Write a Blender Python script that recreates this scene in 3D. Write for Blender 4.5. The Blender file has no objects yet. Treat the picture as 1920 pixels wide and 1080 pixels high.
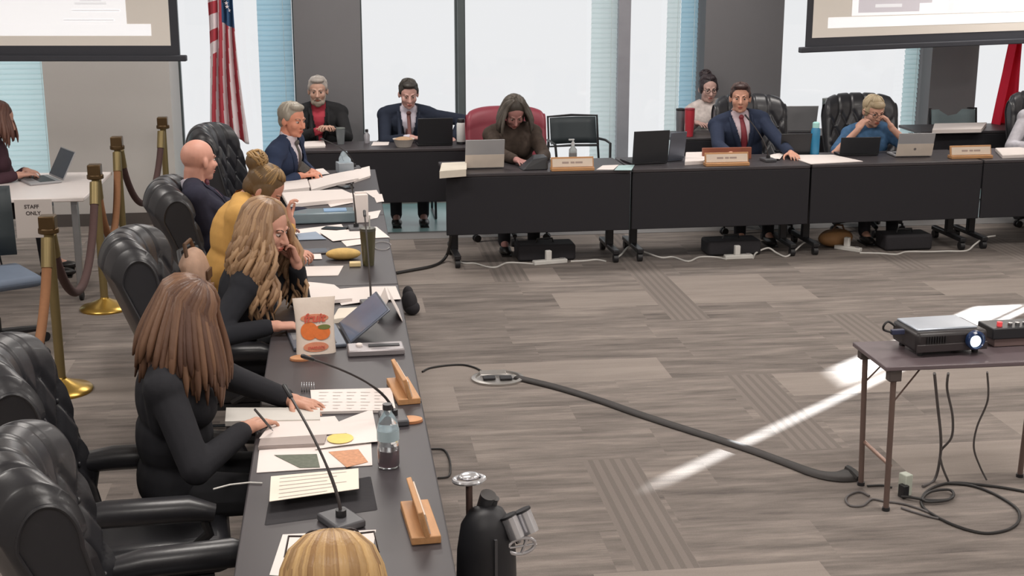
import bpy, bmesh, math, random
from mathutils import Vector, Matrix, Euler
from mathutils.bvhtree import BVHTree
random.seed(7)
PI = math.pi
SC = bpy.context.scene
COL = SC.collection
V = Vector

# ------------------------------------------------------------------ camera
FPX, CX, CY, CAMH = 2537.0, 960.0, 540.0, 2.39
PITCH, YAW = math.radians(14.15), math.radians(7.4)
FWD = V((math.sin(YAW)*math.cos(PITCH), math.cos(YAW)*math.cos(PITCH), -math.sin(PITCH)))
RIGHT = V((math.cos(YAW), -math.sin(YAW), 0.0))
UP = RIGHT.cross(FWD)
CAM = V((0, 0, CAMH))
cd = bpy.data.cameras.new('camera'); cam = bpy.data.objects.new('camera', cd); COL.objects.link(cam)
cd.sensor_width = 36.0; cd.lens = FPX/1920*36.0; cd.clip_start = 0.05; cd.clip_end = 200
m3 = Matrix((RIGHT, UP, -FWD)).transposed()
cam.matrix_world = Matrix.Translation(CAM) @ m3.to_4x4()
SC.camera = cam

def at(px, py, z):
    'point at height z seen at a photo pixel'
    r = FWD*FPX + RIGHT*(px-CX) - UP*(py-CY)
    return CAM + r*((z-CAMH)/r.z)
def atY(px, py, Y):
    r = FWD*FPX + RIGHT*(px-CX) - UP*(py-CY)
    return CAM + r*(Y/r.y)

# ------------------------------------------------------------------ world, exposure, lights
SC.view_settings.view_transform = 'Standard'; SC.view_settings.look = 'None'
SC.view_settings.exposure = 0.0; SC.view_settings.gamma = 1.0; SC.view_settings.use_curve_mapping = False
w = bpy.data.worlds.new('overcast_sky'); SC.world = w; w.use_nodes = True
bg = w.node_tree.nodes['Background']; bg.inputs[0].default_value = (0.895, 0.895, 0.90, 1); bg.inputs[1].default_value = 1.0

def area(name, loc, sx, sy, watts, col=(1, .95, .9), rot=(0, 0, 0)):
    l = bpy.data.lights.new(name, 'AREA'); l.shape = 'RECTANGLE'; l.size = sx; l.size_y = sy
    l.energy = watts; l.color = col
    o = bpy.data.objects.new(name, l); o.location = loc; o.rotation_euler = rot; COL.objects.link(o); return o
CEIL = 3.2
for ix in range(4):
    for iy in range(4):
        area('ceiling_panel_lamp', (-3 + ix*3.1, 1.0 + iy*3.3, CEIL-0.03), 1.2, 0.6, 44, (1, .94, .88))
# spot lamp standing in for the low sun, through slots in the right wall
SUN_H = V((0.765, 0.643, 0)).normalized(); SUN_E = math.radians(14)
SUN_DIR = SUN_H*math.cos(SUN_E) + V((0, 0, math.sin(SUN_E)))
sl = bpy.data.lights.new('low_sun', 'SPOT'); sl.energy = 620000; sl.spot_size = math.radians(6.5); sl.spot_blend = 0.1
sl.shadow_soft_size = 0.10; sl.color = (0.93, 0.98, 1.0)
so = bpy.data.objects.new('low_sun', sl); COL.objects.link(so)
SUN_AIM = V((2.6, 6.75, 0)); so.location = SUN_AIM + SUN_DIR*25
so.rotation_euler = (-SUN_DIR).to_track_quat('-Z', 'Y').to_euler()

# ------------------------------------------------------------------ materials
def lin(c):
    c = c/255.0
    return c/12.92 if c <= 0.04045 else ((c+0.055)/1.055)**2.4
def rgb(r, g, b): return (lin(r), lin(g), lin(b), 1)
MATS = {}
def M(name, c, rough=0.6, metal=0.0, var=0.12, scale=9.0, bump=0.0, bscale=60.0, spec=0.5, stretch=(1, 1, 1), coat=0.0, trans=0.0, emit=0.0):
    if name in MATS: return MATS[name]
    m = bpy.data.materials.new(name); m.use_nodes = True; nt = m.node_tree; N = nt.nodes; L = nt.links
    b = N['Principled BSDF']; col = rgb(*c)
    tc = N.new('ShaderNodeTexCoord'); mp = N.new('ShaderNodeMapping'); mp.inputs['Scale'].default_value = stretch
    L.new(tc.outputs['Object'], mp.inputs[0])
    nz = N.new('ShaderNodeTexNoise'); nz.inputs['Scale'].default_value = scale; nz.inputs['Detail'].default_value = 4
    L.new(mp.outputs[0], nz.inputs['Vector'])
    mx = N.new('ShaderNodeMix'); mx.data_type = 'RGBA'
    mx.inputs[6].default_value = tuple(max(0, x*(1-var)) for x in col[:3])+(1,)
    mx.inputs[7].default_value = tuple(min(1, x*(1+var)) for x in col[:3])+(1,)
    L.new(nz.outputs['Fac'], mx.inputs[0]); L.new(mx.outputs[2], b.inputs['Base Color'])
    b.inputs['Roughness'].default_value = rough; b.inputs['Metallic'].default_value = metal
    b.inputs['Specular IOR Level'].default_value = spec; b.inputs['Coat Weight'].default_value = coat
    b.inputs['Transmission Weight'].default_value = trans
    if emit:
        L.new(mx.outputs[2], b.inputs['Emission Color']); b.inputs['Emission Strength'].default_value = emit
    if bump:
        n2 = N.new('ShaderNodeTexNoise'); n2.inputs['Scale'].default_value = bscale; n2.inputs['Detail'].default_value = 3
        L.new(mp.outputs[0], n2.inputs['Vector'])
        bp = N.new('ShaderNodeBump'); bp.inputs['Strength'].default_value = bump; bp.inputs['Distance'].default_value = 0.004
        L.new(n2.outputs['Fac'], bp.inputs['Height']); L.new(bp.outputs[0], b.inputs['Normal'])
    MATS[name] = m; return m

def glassmat(name, tint, gloss=0.06):
    m = bpy.data.materials.new(name); m.use_nodes = True; nt = m.node_tree; N = nt.nodes; L = nt.links
    N.remove(N['Principled BSDF']); out = N['Material Output']
    t = N.new('ShaderNodeBsdfTransparent'); t.inputs[0].default_value = tint+(1,)
    g = N.new('ShaderNodeBsdfGlossy'); g.inputs['Roughness'].default_value = 0.03
    mx = N.new('ShaderNodeMixShader'); mx.inputs[0].default_value = gloss
    L.new(t.outputs[0], mx.inputs[1]); L.new(g.outputs[0], mx.inputs[2]); L.new(mx.outputs[0], out.inputs[0])
    MATS[name] = m; return m

def blindmat(name, c, tr):
    m = bpy.data.materials.new(name); m.use_nodes = True; nt = m.node_tree; N = nt.nodes; L = nt.links
    N.remove(N['Principled BSDF']); out = N['Material Output']
    nz = N.new('ShaderNodeTexNoise'); nz.inputs['Scale'].default_value = 3
    mx0 = N.new('ShaderNodeMix'); mx0.data_type = 'RGBA'
    col = rgb(*c); mx0.inputs[6].default_value = tuple(x*.93 for x in col[:3])+(1,); mx0.inputs[7].default_value = col
    L.new(nz.outputs['Fac'], mx0.inputs[0])
    d = N.new('ShaderNodeBsdfDiffuse'); t = N.new('ShaderNodeBsdfTranslucent')
    L.new(mx0.outputs[2], d.inputs[0]); L.new(mx0.outputs[2], t.inputs[0])
    mx = N.new('ShaderNodeMixShader'); mx.inputs[0].default_value = tr
    L.new(d.outputs[0], mx.inputs[1]); L.new(t.outputs[0], mx.inputs[2]); L.new(mx.outputs[0], out.inputs[0])
    MATS[name] = m; return m

def hairmat(name, c, c2=None):
    if name in MATS: return MATS[name]
    m = M(name, c, rough=0.45, var=0.25, scale=30, bump=0.5, bscale=90, stretch=(1, 1, .12), spec=0.35)
    nt = m.node_tree; N = nt.nodes; L = nt.links; b = N['Principled BSDF']
    src = b.inputs['Base Color'].links[0].from_socket
    at_ = N.new('ShaderNodeAttribute'); at_.attribute_name = 'lock'
    mx = N.new('ShaderNodeMix'); mx.data_type = 'RGBA'
    c2 = c2 or tuple(min(255, int(x*1.35)) for x in c)
    mx.inputs[7].default_value = rgb(*c2); L.new(src, mx.inputs[6]); L.new(at_.outputs['Fac'], mx.inputs[0])
    L.new(mx.outputs[2], b.inputs['Base Color'])
    return m

# ------------------------------------------------------------------ mesh building
class MB:
    def __init__(s): s.v = []; s.f = []; s.m = []; s.cur = 0; s.lock = None; s.locks = []
    def _add(s, vs, fs):
        o = len(s.v); s.v.extend([tuple(x) for x in vs])
        for f in fs: s.f.append([i+o for i in f]); s.m.append(s.cur)
        s.locks.extend([s.lock or 0.0]*len(vs))
        return s
    def mat(s, i): s.cur = i; return s
    def box(s, c, d, R=None):
        c = V(c); x, y, z = d[0]/2, d[1]/2, d[2]/2
        p = [V((a*x, b*y, e*z)) for a in (-1, 1) for b in (-1, 1) for e in (-1, 1)]
        if R is not None: p = [R @ q for q in p]
        p = [q+c for q in p]
        return s._add(p, [(0, 1, 3, 2), (4, 6, 7, 5), (0, 4, 5, 1), (2, 3, 7, 6), (0, 2, 6, 4), (1, 5, 7, 3)])
    def span(s, a, b): return s.box([(a[i]+b[i])/2 for i in range(3)], [abs(b[i]-a[i]) for i in range(3)])
    def tube(s, pts, r, n=8, cap=True):
        pts = [V(p) for p in pts]; k = len(pts)
        rs = r if isinstance(r, (list, tuple)) else [r]*k
        vs = []; prev = None
        for i, p in enumerate(pts):
            t = (pts[min(i+1, k-1)]-pts[max(i-1, 0)])
            t = t.normalized() if t.length > 1e-9 else V((0, 0, 1))
            if prev is None:
                a = V((0, 0, 1)) if abs(t.z) < .9 else V((1, 0, 0))
                nrm = (a - t*a.dot(t)).normalized()
            else:
                nrm = prev - t*prev.dot(t)
                nrm = nrm.normalized() if nrm.length > 1e-6 else V((1, 0, 0))
            prev = nrm; bn = t.cross(nrm)
            for j in range(n):
                an = 2*PI*j/n; vs.append(p + (nrm*math.cos(an)+bn*math.sin(an))*rs[i])
        fs = []
        for i in range(k-1):
            for j in range(n):
                fs.append((i*n+j, i*n+(j+1) % n, (i+1)*n+(j+1) % n, (i+1)*n+j))
        if cap: fs.append(tuple(range(n-1, -1, -1))); fs.append(tuple(range((k-1)*n, k*n)))
        return s._add(vs, fs)
    def cyl(s, p0, p1, r0, r1=None, n=16): return s.tube([p0, p1], [r0, r0 if r1 is None else r1], n)
    def lathe(s, prof, c=(0, 0, 0), n=20, R=None, sx=1, sy=1):
        c = V(c); vs = []; k = len(prof)
        for r, z in prof:
            for j in range(n):
                a = 2*PI*j/n; p = V((r*math.cos(a)*sx, r*math.sin(a)*sy, z))
                vs.append((R @ p if R is not None else p)+c)
        fs = [(i*n+j, i*n+(j+1) % n, (i+1)*n+(j+1) % n, (i+1)*n+j) for i in range(k-1) for j in range(n)]
        fs.append(tuple(range(n-1, -1, -1))); fs.append(tuple(range((k-1)*n, k*n)))
        return s._add(vs, fs)
    def ell(s, c, r, R=None, nu=16, nv=10):
        c = V(c); vs = []
        for i in range(1, nv):
            th = PI*i/nv
            for j in range(nu):
                a = 2*PI*j/nu; p = V((r[0]*math.sin(th)*math.cos(a), r[1]*math.sin(th)*math.sin(a), r[2]*math.cos(th)))
                vs.append((R @ p if R is not None else p)+c)
        for z in (r[2], -r[2]):
            p = V((0, 0, z)); vs.append((R @ p if R is not None else p)+c)
        t, bt = len(vs)-2, len(vs)-1
        fs = [(i*nu+j, (i+1)*nu+j, (i+1)*nu+(j+1) % nu, i*nu+(j+1) % nu) for i in range(nv-2) for j in range(nu)]
        fs += [(t, j, (j+1) % nu) for j in range(nu)]
        o = (nv-2)*nu; fs += [(bt, o+(j+1) % nu, o+j) for j in range(nu)]
        return s._add(vs, fs)
    def caps(s, p0, p1, r0, r1=None, n=12):
        'tapered capsule'
        p0 = V(p0); p1 = V(p1); r1 = r0 if r1 is None else r1
        d = p1-p0; L = d.length
        if L < 1e-6: return s.ell(p0, (r0,)*3)
        pts = []; rs = []
        t = d/L
        for a in (0.02, .35, .7, 1.05): pts.append(p0 - t*r0*math.cos(a)); rs.append(r0*math.sin(a))
        pts.append(p0); rs.append(r0); pts.append(p1); rs.append(r1)
        for a in (1.05, .7, .35, 0.02): pts.append(p1 + t*r1*math.cos(a)); rs.append(r1*math.sin(a))
        return s.tube(pts, rs, n)
    def prism(s, poly, z0, z1):
        n = len(poly); vs = [(p[0], p[1], z0) for p in poly]+[(p[0], p[1], z1) for p in poly]
        fs = [tuple(range(n-1, -1, -1)), tuple(range(n, 2*n))]+[(i, (i+1) % n, n+(i+1) % n, n+i) for i in range(n)]
        return s._add(vs, fs)
    def grid(s, P, closed_u=False):
        'P[i][j] points'
        nu = len(P); nv = len(P[0]); vs = [p for row in P for p in row]
        fs = []
        for i in range(nu if closed_u else nu-1):
            for j in range(nv-1):
                a = i; b = (i+1) % nu
                fs.append((a*nv+j, b*nv+j, b*nv+j+1, a*nv+j+1))
        return s._add(vs, fs)
    def slab(s, P, th):
        'thick sheet from a grid of points, thickness th downwards'
        nu = len(P); nv = len(P[0])
        top = [V(p) for row in P for p in row]; bot = [p-V((0, 0, th)) for p in top]
        k = nu*nv; fs = []
        for i in range(nu-1):
            for j in range(nv-1):
                a, b, c, d = i*nv+j, (i+1)*nv+j, (i+1)*nv+j+1, i*nv+j+1
                fs.append((a, b, c, d)); fs.append((k+d, k+c, k+b, k+a))
        edge = [i*nv for i in range(nu)]+[(nu-1)*nv+j for j in range(1, nv)]+[i*nv+nv-1 for i in range(nu-2, -1, -1)]+[j for j in range(nv-2, 0, -1)]
        for a, b in zip(edge, edge[1:]+edge[:1]): fs.append((a, k+a, k+b, b))
        return s._add(top+bot, fs)
    def mesh(s, name):
        me = bpy.data.meshes.new(name); me.from_pydata(s.v, [], s.f); me.update()
        bm = bmesh.new(); bm.from_mesh(me); bmesh.ops.recalc_face_normals(bm, faces=bm.faces); bm.to_mesh(me); bm.free()
        return me
    def build(s, name, mat, parent=None, bevel=0.0, smooth=True, angle=40, loc=None, rot=None):
        me = s.mesh(name)
        mats = mat if isinstance(mat, (list, tuple)) else [mat]
        for q in mats: me.materials.append(q)
        for p, mi in zip(me.polygons, s.m): p.material_index = mi
        if any(s.locks):
            a = me.attributes.new('lock', 'FLOAT', 'POINT'); a.data.foreach_set('value', s.locks)
        o = bpy.data.objects.new(name, me); COL.objects.link(o)
        if parent is not None: o.parent = parent
        if loc is not None: o.location = loc
        if rot is not None: o.rotation_euler = rot
        if smooth:
            me.polygons.foreach_set('use_smooth', [True]*len(me.polygons))
            me.set_sharp_from_angle(angle=math.radians(angle))
        if bevel:
            md = o.modifiers.new('bevel', 'BEVEL'); md.width = bevel; md.segments = 2; md.limit_method = 'ANGLE'; md.angle_limit = math.radians(35)
        return o

def tag(o, label, cat, group=None, kind=None):
    o['label'] = label; o['category'] = cat
    if group: o['group'] = group
    if kind: o['kind'] = kind
    return o
def thing(name, label, cat, loc=(0, 0, 0), rz=0.0, group=None):
    o = bpy.data.objects.new(name, None); o.empty_display_size = .1; COL.objects.link(o)
    o.location = loc; o.rotation_euler = (0, 0, rz); return tag(o, label, cat, group)
def struct(o): o['kind'] = 'structure'; return o
def copy_tree(o, parent=None):
    c = o.copy(); COL.objects.link(c)
    if parent is not None: c.parent = parent
    for ch in list(o.children): copy_tree(ch, c)
    return c
def Rz(a): return Matrix.Rotation(a, 3, 'Z')
def Rx(a): return Matrix.Rotation(a, 3, 'X')
def Ry(a): return Matrix.Rotation(a, 3, 'Y')

def blob(mb, voxel, it=4, name='tmp'):
    'one continuous skin over overlapping shapes'
    me = mb.mesh(name); o = bpy.data.objects.new(name, me); COL.objects.link(o)
    md = o.modifiers.new('r', 'REMESH'); md.mode = 'VOXEL'; md.voxel_size = voxel; md.adaptivity = 0
    if it:
        sm = o.modifiers.new('s', 'SMOOTH'); sm.factor = .5; sm.iterations = it
    dg = bpy.context.evaluated_depsgraph_get(); dg.update()
    r = bpy.data.meshes.new_from_object(o.evaluated_get(dg))
    bpy.data.objects.remove(o); bpy.data.meshes.remove(me)
    r.polygons.foreach_set('use_smooth', [True]*len(r.polygons)); r.materials.clear()
    return r
def mobj(name, me, mat, parent=None):
    me.name = name
    if mat is not None and len(me.materials) == 0: me.materials.append(mat)
    o = bpy.data.objects.new(name, me); COL.objects.link(o)
    if parent is not None: o.parent = parent
    return o
# ------------------------------------------------------------------ carpet
def carpet():
    m = bpy.data.materials.new('carpet_planks'); m.use_nodes = True; nt = m.node_tree; N = nt.nodes; L = nt.links
    b = N['Principled BSDF']; b.inputs['Roughness'].default_value = .95; b.inputs['Specular IOR Level'].default_value = .15
    tc = N.new('ShaderNodeTexCoord'); sp = N.new('ShaderNodeSeparateXYZ'); L.new(tc.outputs['Object'], sp.inputs[0])
    def mt(op, a, c=None, d=None):
        n = N.new('ShaderNodeMath'); n.operation = op
        for i, q in enumerate((a, c, d)):
            if q is None: continue
            if isinstance(q, (int, float)): n.inputs[i].default_value = q
            else: L.new(q, n.inputs[i])
        return n.outputs[0]
    def comb(x, y, z=0.0):
        n = N.new('ShaderNodeCombineXYZ')
        for i, q in enumerate((x, y, z)):
            if isinstance(q, (int, float)): n.inputs[i].default_value = q
            else: L.new(q, n.inputs[i])
        return n.outputs[0]
    def wn(v):
        n = N.new('ShaderNodeTexWhiteNoise'); n.noise_dimensions = '3D'; L.new(v, n.inputs['Vector']); return n.outputs['Value']
    X, Y = sp.outputs[0], sp.outputs[1]
    row = mt('FLOOR', mt('DIVIDE', Y, .40)); off = mt('MULTIPLY', wn(comb(row, 3.3)), .92)
    colm = mt('FLOOR', mt('DIVIDE', mt('ADD', X, off), .92))
    v = wn(comb(colm, row, 1.7)); seed = mt('MULTIPLY', v, 31.0)
    nz = N.new('ShaderNodeTexNoise'); nz.inputs['Scale'].default_value = 1.0; nz.inputs['Detail'].default_value = 6; nz.inputs['Roughness'].default_value = .68
    L.new(comb(mt('ADD', mt('MULTIPLY', X, 1.7), seed), mt('MULTIPLY', Y, 13), seed), nz.inputs['Vector'])
    nf = N.new('ShaderNodeTexNoise'); nf.inputs['Scale'].default_value = 160; nf.inputs['Detail'].default_value = 2; L.new(tc.outputs['Object'], nf.inputs['Vector'])
    plain = mt('GREATER_THAN', v, .83)                       # some planks are plain and pale
    streak = mt('ADD', mt('MULTIPLY', mt('SUBTRACT', nz.outputs['Fac'], .5), mt('MULTIPLY_ADD', plain, -1.3, 2.0)), mt('MULTIPLY_ADD', plain, .22, .45))
    streak = mt('ADD', streak, mt('MULTIPLY', mt('SUBTRACT', v, .5), .22))
    # ribbed accent tiles run in columns
    cx = mt('DIVIDE', mt('SUBTRACT', X, 1.12), 1.04); cf = mt('FRACT', cx); ci = mt('FLOOR', cx)
    acc = mt('MULTIPLY', mt('LESS_THAN', cf, .25), mt('GREATER_THAN', wn(comb(ci, mt('FLOOR', mt('DIVIDE', Y, 1.2)), 5.1)), .42))
    rib = mt('GREATER_THAN', mt('SINE', mt('MULTIPLY', X, 2*PI/.052)), .1)
    ribv = mt('MULTIPLY_ADD', rib, -.20, .52)
    val = mt('ADD', mt('MULTIPLY', streak, mt('SUBTRACT', 1.0, acc)), mt('MULTIPLY', acc, ribv))
    val = mt('ADD', val, mt('MULTIPLY', mt('SUBTRACT', nf.outputs['Fac'], .5), .25))
    cr = N.new('ShaderNodeValToRGB'); L.new(val, cr.inputs[0]); e = cr.color_ramp.elements
    e[0].position = 0.0; e[0].color = rgb(96, 90, 87); e[1].position = 1.0; e[1].color = rgb(158, 148, 141)
    q = e.new(.5); q.color = rgb(128, 120, 115)
    L.new(cr.outputs[0], b.inputs['Base Color'])
    bp = N.new('ShaderNodeBump'); bp.inputs['Strength'].default_value = .35; bp.inputs['Distance'].default_value = .004
    L.new(nf.outputs['Fac'], bp.inputs['Height']); L.new(bp.outputs[0], b.inputs['Normal'])
    return m

# ------------------------------------------------------------------ room
X0, X1, Y0, Y1 = -5.0, 8.0, -1.6, 12.8
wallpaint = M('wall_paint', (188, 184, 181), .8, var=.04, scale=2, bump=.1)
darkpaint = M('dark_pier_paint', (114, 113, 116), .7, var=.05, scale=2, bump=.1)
floor = struct(MB().span((X0, Y0, -.1), (X1, Y1+.2, 0)).build('floor', carpet()))
ceiling = struct(MB().span((X0, Y0, CEIL), (X1, Y1, CEIL+.1)).build('ceiling', M('ceiling_tile', (225, 224, 220), .9, var=.05, scale=40)))
struct(MB().span((X0-.15, Y0, 0), (X0, Y1, CEIL)).build('wall_left', wallpaint))
struct(MB().span((X0, Y0-.15, 0), (X1, Y0, CEIL)).build('wall_front', wallpaint))
# back wall: low plinth, header and the piers between the windows
xs = lambda px: atY(px, 160, Y1).x
bx = {k: xs(k) for k in (103, 335, 550, 680, 858, 870, 1155, 1177, 1307, 1460, 1728, 1822)}
mb = MB().span((X0, Y1, 2.95), (X1, Y1+.2, CEIL)).span((X0, Y1, 0), (X1, Y1+.2, .06))
mb.span((X0, Y1, .06), (-4.0, Y1+.2, 2.95)).span((7.1, Y1, .06), (X1, Y1+.2, 2.95))
struct(mb.build('wall_back', wallpaint))
# piers stand proud of the glazing
struct(MB().span((-2.48, 12.1, 0), (-1.42, Y1+.2, 2.95)).build('trim_1', wallpaint))
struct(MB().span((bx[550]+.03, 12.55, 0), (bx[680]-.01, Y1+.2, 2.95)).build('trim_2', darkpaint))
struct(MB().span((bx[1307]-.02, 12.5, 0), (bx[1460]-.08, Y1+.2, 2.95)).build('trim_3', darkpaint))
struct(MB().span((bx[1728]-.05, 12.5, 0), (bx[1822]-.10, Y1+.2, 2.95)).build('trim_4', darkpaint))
struct(MB().span((-2.49, 12.088, 0), (-1.41, 12.1, .11)).build('baseboard_back', M('rubber_base', (82, 76, 74), .6)))
struct(MB().span((X0, Y0, 0), (X0+.012, Y1, .11)).build('baseboard_left', MATS['rubber_base']))
frm_d = M('window_frame_dark', (96, 104, 106), .45, .3); frm_l = M('window_frame_grey', (150, 154, 160), .45, .3)
pane = glassmat('window_glass', (.985, .99, .995), .03)
teal = blindmat('blind_slat_teal_lit', (240, 251, 252), .96)  # tint of daylight through the glass put into the slat colours
pale = blindmat('blind_slat_pale', (246, 252, 252), .95)
blue = blindmat('blind_slat_blue_lit', (224, 242, 249), .96)
frames = [('window_1', -4.0, -2.48, frm_l), ('window_2', -1.42, bx[550]+.03, frm_d), ('window_3', bx[680]-.01, bx[858], frm_d), ('window_4', bx[870], bx[1155], frm_d),
          ('window_5', bx[1177], bx[1307]-.02, frm_l), ('window_6', bx[1460]-.08, bx[1728]-.05, frm_d), ('window_7', bx[1822]-.10, 7.1, frm_d)]
for nm, a, b, fm in frames:
    mb = MB(); y0, y1 = Y1+.02, Y1+.09; t = .018
    mb.span((a, y0, .06), (a+t, y1, 2.95)).span((b-t, y0, .06), (b, y1, 2.95)).span((a+t, y0, .06), (b-t, y1, .10)).span((a+t, y0, 2.91), (b-t, y1, 2.95))
    wf = struct(mb.build(nm, fm))
    struct(MB().span((a+t, Y1+.05, .10), (b-t, Y1+.056, 2.91)).build('pane', pane, wf))
struct(MB().span((bx[858], 12.72, 0), (bx[870], Y1+.15, 2.95)).build('trim_5', M('mullion_dark', (92, 100, 102), .5, .2)))
struct(MB().span((bx[1155], 12.72, 0), (bx[1177], Y1+.15, 2.95)).build('trim_6', M('mullion_grey', (158, 158, 166), .5, .2)))
def blind(x0, x1, mat_, label, y=12.74, gap=.046, tilt=68, ztop=2.93, zbot=.12, wand=False):
    o = thing('window_blind', label, 'blind', ((x0+x1)/2, y, 0), 0, 'venetian blinds on the back windows')
    mb = MB(); wd = x1-x0; n = int((ztop-.06-zbot)/gap)
    for i in range(n):
        mb.box((0, 0, zbot+.03+i*gap), (wd, .050, .0016), Rx(math.radians(tilt+random.uniform(-4, 4))))
    mb.build('slats', mat_, o, smooth=False)
    MB().box((0, 0, ztop-.02), (wd, .06, .045)).build('headrail', M('blind_rail', (214, 222, 224), .5), o)
    MB().box((0, 0, zbot), (wd, .03, .02)).build('bottom_rail', MATS['blind_rail'], o)
    mb = MB()
    for q in ([-.42, .42] if wd > .4 else [0.25]): mb.cyl((q*wd, -.028, zbot), (q*wd, -.028, ztop-.03), .0022, n=5)
    mb.build('cord', MATS['blind_rail'], o)
    return o
blind(-3.98, -2.50, teal, 'wide closed teal-lit blind behind the white table at the far left', tilt=62)
blind(bx[550]-.30, bx[550]+.01, blue, 'narrow blue-lit blind between the striped flag and the first dark pier', tilt=62)
blind(bx[1155]-.26, bx[1155]-.01, pale, 'pale narrow blind strip left of the light grey mullion')
blind(bx[1307]-.33, bx[1307]-.20, pale, 'very pale blind strip right of the light grey mullion')
blind(bx[1307]-.195, bx[1307]-.03, blue, 'narrow blue-lit blind at the left side of the middle dark pier', tilt=62)
blind(bx[1728]-.22, bx[1728]-.07, teal, 'narrow teal-lit blind at the left side of the right-hand dark pier', tilt=62)
# added floor border by the glazing; reflected daylight put into its teal colour
struct(MB().span((-1.40, 11.47, 0), (7.1, Y1, .004)).build('trim_7', M('border_teal_daylight', (146, 186, 188), .34, var=.05, scale=3, spec=.6)))
struct(MB().span((-1.40, 11.17, 0), (7.1, 11.47, .003)).build('trim_8', M('border_grey', (128, 125, 124), .7, var=.04, scale=3)))
# unseen right wall; two slots added to shape the sun streak
SRC = so.location.copy()
def gap_at(px_, py_):
    p = at(px_, py_, 0); t = (X1-SRC.x)/(p.x-SRC.x); q = SRC.lerp(p, t); return q.y, q.z
ga = sorted((gap_at(1262, 899)[0], gap_at(1252, 888)[0])); gb = sorted((gap_at(1680, 690)[0], gap_at(1562, 686)[0]))
h1 = gap_at(1232, 906)[1]; h2 = gap_at(1555, 692)[1]; hs0 = gap_at(1990, 566)[1]
gb[0] = max(gb[0], ga[1]+.03)
mb = MB().span((X1, Y0, 0), (X1+.02, ga[0], CEIL)).span((X1, ga[1], 0), (X1+.02, gb[0], CEIL)).span((X1, gb[1], 0), (X1+.02, Y1+.2, CEIL))
mb.span((X1, ga[0], h1), (X1+.02, ga[1], CEIL)).span((X1, gb[0], h2), (X1+.02, gb[1], CEIL))
mb.span((X1, ga[0], 0), (X1+.02, ga[1], hs0)).span((X1, gb[0], 0), (X1+.02, gb[1], hs0))
struct(mb.build('wall_right', wallpaint))

# ------------------------------------------------------------------ projection screens
def screen_mat(name, slide, shapes, base=(206, 199, 190)):
    return None
fab = M('screen_fabric_glow', (228, 221, 212), .85, var=.03, scale=2, emit=.16)  # faint glow stands for projector light on the fabric
blk = M('screen_border_black', (62, 64, 72), .7, var=.05)
slide_m = M('projected_white', (236, 236, 238), .9, var=.01, emit=.62)
slide_g = M('projected_grey', (205, 200, 206), .9, var=.03, scale=3, emit=.42)
slide_l = M('projected_pale_grey', (228, 228, 231), .9, var=.02, scale=3, emit=.52)
def screen(pa, pb, label, marks, side):
    'pa, pb: bottom bar ends (world, z 1.6)'
    pa = V((pa.x, pa.y, 0)); pb = V((pb.x, pb.y, 0)); ex = (pb-pa).normalized(); wd = (pb-pa).length
    o = thing('projection_screen', label, 'projection screen', (pa.x, pa.y, 0), math.atan2(ex.y, ex.x), 'projection screens in front of the windows')
    zb = 1.6; zt = zb+1.45
    def pxw(px, py):        # pixel to screen-plane (u, z)
        n = V((-ex.y, ex.x, 0)); r = FWD*FPX+RIGHT*(px-CX)-UP*(py-CY)
        t = (pa-CAM).dot(n)/r.dot(n); q = CAM+r*t; return (V((q.x, q.y, 0))-pa).dot(ex), q.z
    MB().box((wd/2, 0, zb-.012), (wd, .05, .045)).build('bottom_bar', blk, o, bevel=.008)
    u0, u1 = (.05, wd-.05)
    MB().box(((u0+u1)/2, 0, (zb+zt)/2), (u1-u0, .004, zt-zb)).build('border', blk, o)
    MB().box((wd/2, 0, zt+.05), (wd+.1, .12, .12)).build('housing', M('screen_case', (225, 225, 222), .5), o, bevel=.01)
    bw = .062
    MB().box(((u0+u1)/2, -.004, (zb+zt)/2+.02), (u1-u0-2*bw, .003, zt-zb-.12)).build('fabric', fab, o)
    for i, (x0_, y0_, x1_, y1_, mt_) in enumerate(marks):
        xr = max(0, x0_) if side == 'r' else min(1920, x1_)
        a = (pxw(x0_, y1_)[0], pxw(xr, y1_)[1]); b = (pxw(x1_, y0_)[0], pxw(xr, y0_)[1])
        a = (max(a[0], u0+bw+.003), a[1]); b = (min(b[0], u1-bw-.003), b[1])
        MB().box(((a[0]+b[0])/2, -.0065-.0006*i, (a[1]+b[1])/2), (b[0]-a[0], .0015, b[1]-a[1])).build('projected_slide', mt_, o)
    return o
A = at(350, 106, 1.6); D = (at(0, 106, 1.6)-A).normalized(); Lft = A+D*2.3
screen(Lft, A, 'left projection screen with a nearly blank white slide, hanging by the striped flag',
       [(-400, -60, 231, 46, slide_m), (-400, 45, 283, 67, slide_m), (140, 4, 200, 9, slide_l), (150, -10, 190, 3, slide_l), (120, 36, 214, 39, slide_l), (135, 18, 225, 21, slide_l)], 'l')
A = at(1500, 91, 1.6); B = A+(at(1920, 74, 1.6)-A).normalized()*3.0
screen(A, B, 'right projection screen showing a grey picture slide above the elderly person',
       [(1596, -60, 2300, 30, slide_m), (1551, 33, 2300, 53, slide_m), (1608, -40, 1750, 24, slide_g), (1640, 8, 1690, 14, slide_l), (1722, 6, 1762, 24, slide_m), (1775, -30, 1812, 22, slide_l), (1786, -20, 1790, 14, slide_m), (1797, -20, 1801, 12, slide_m)], 'r')

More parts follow.
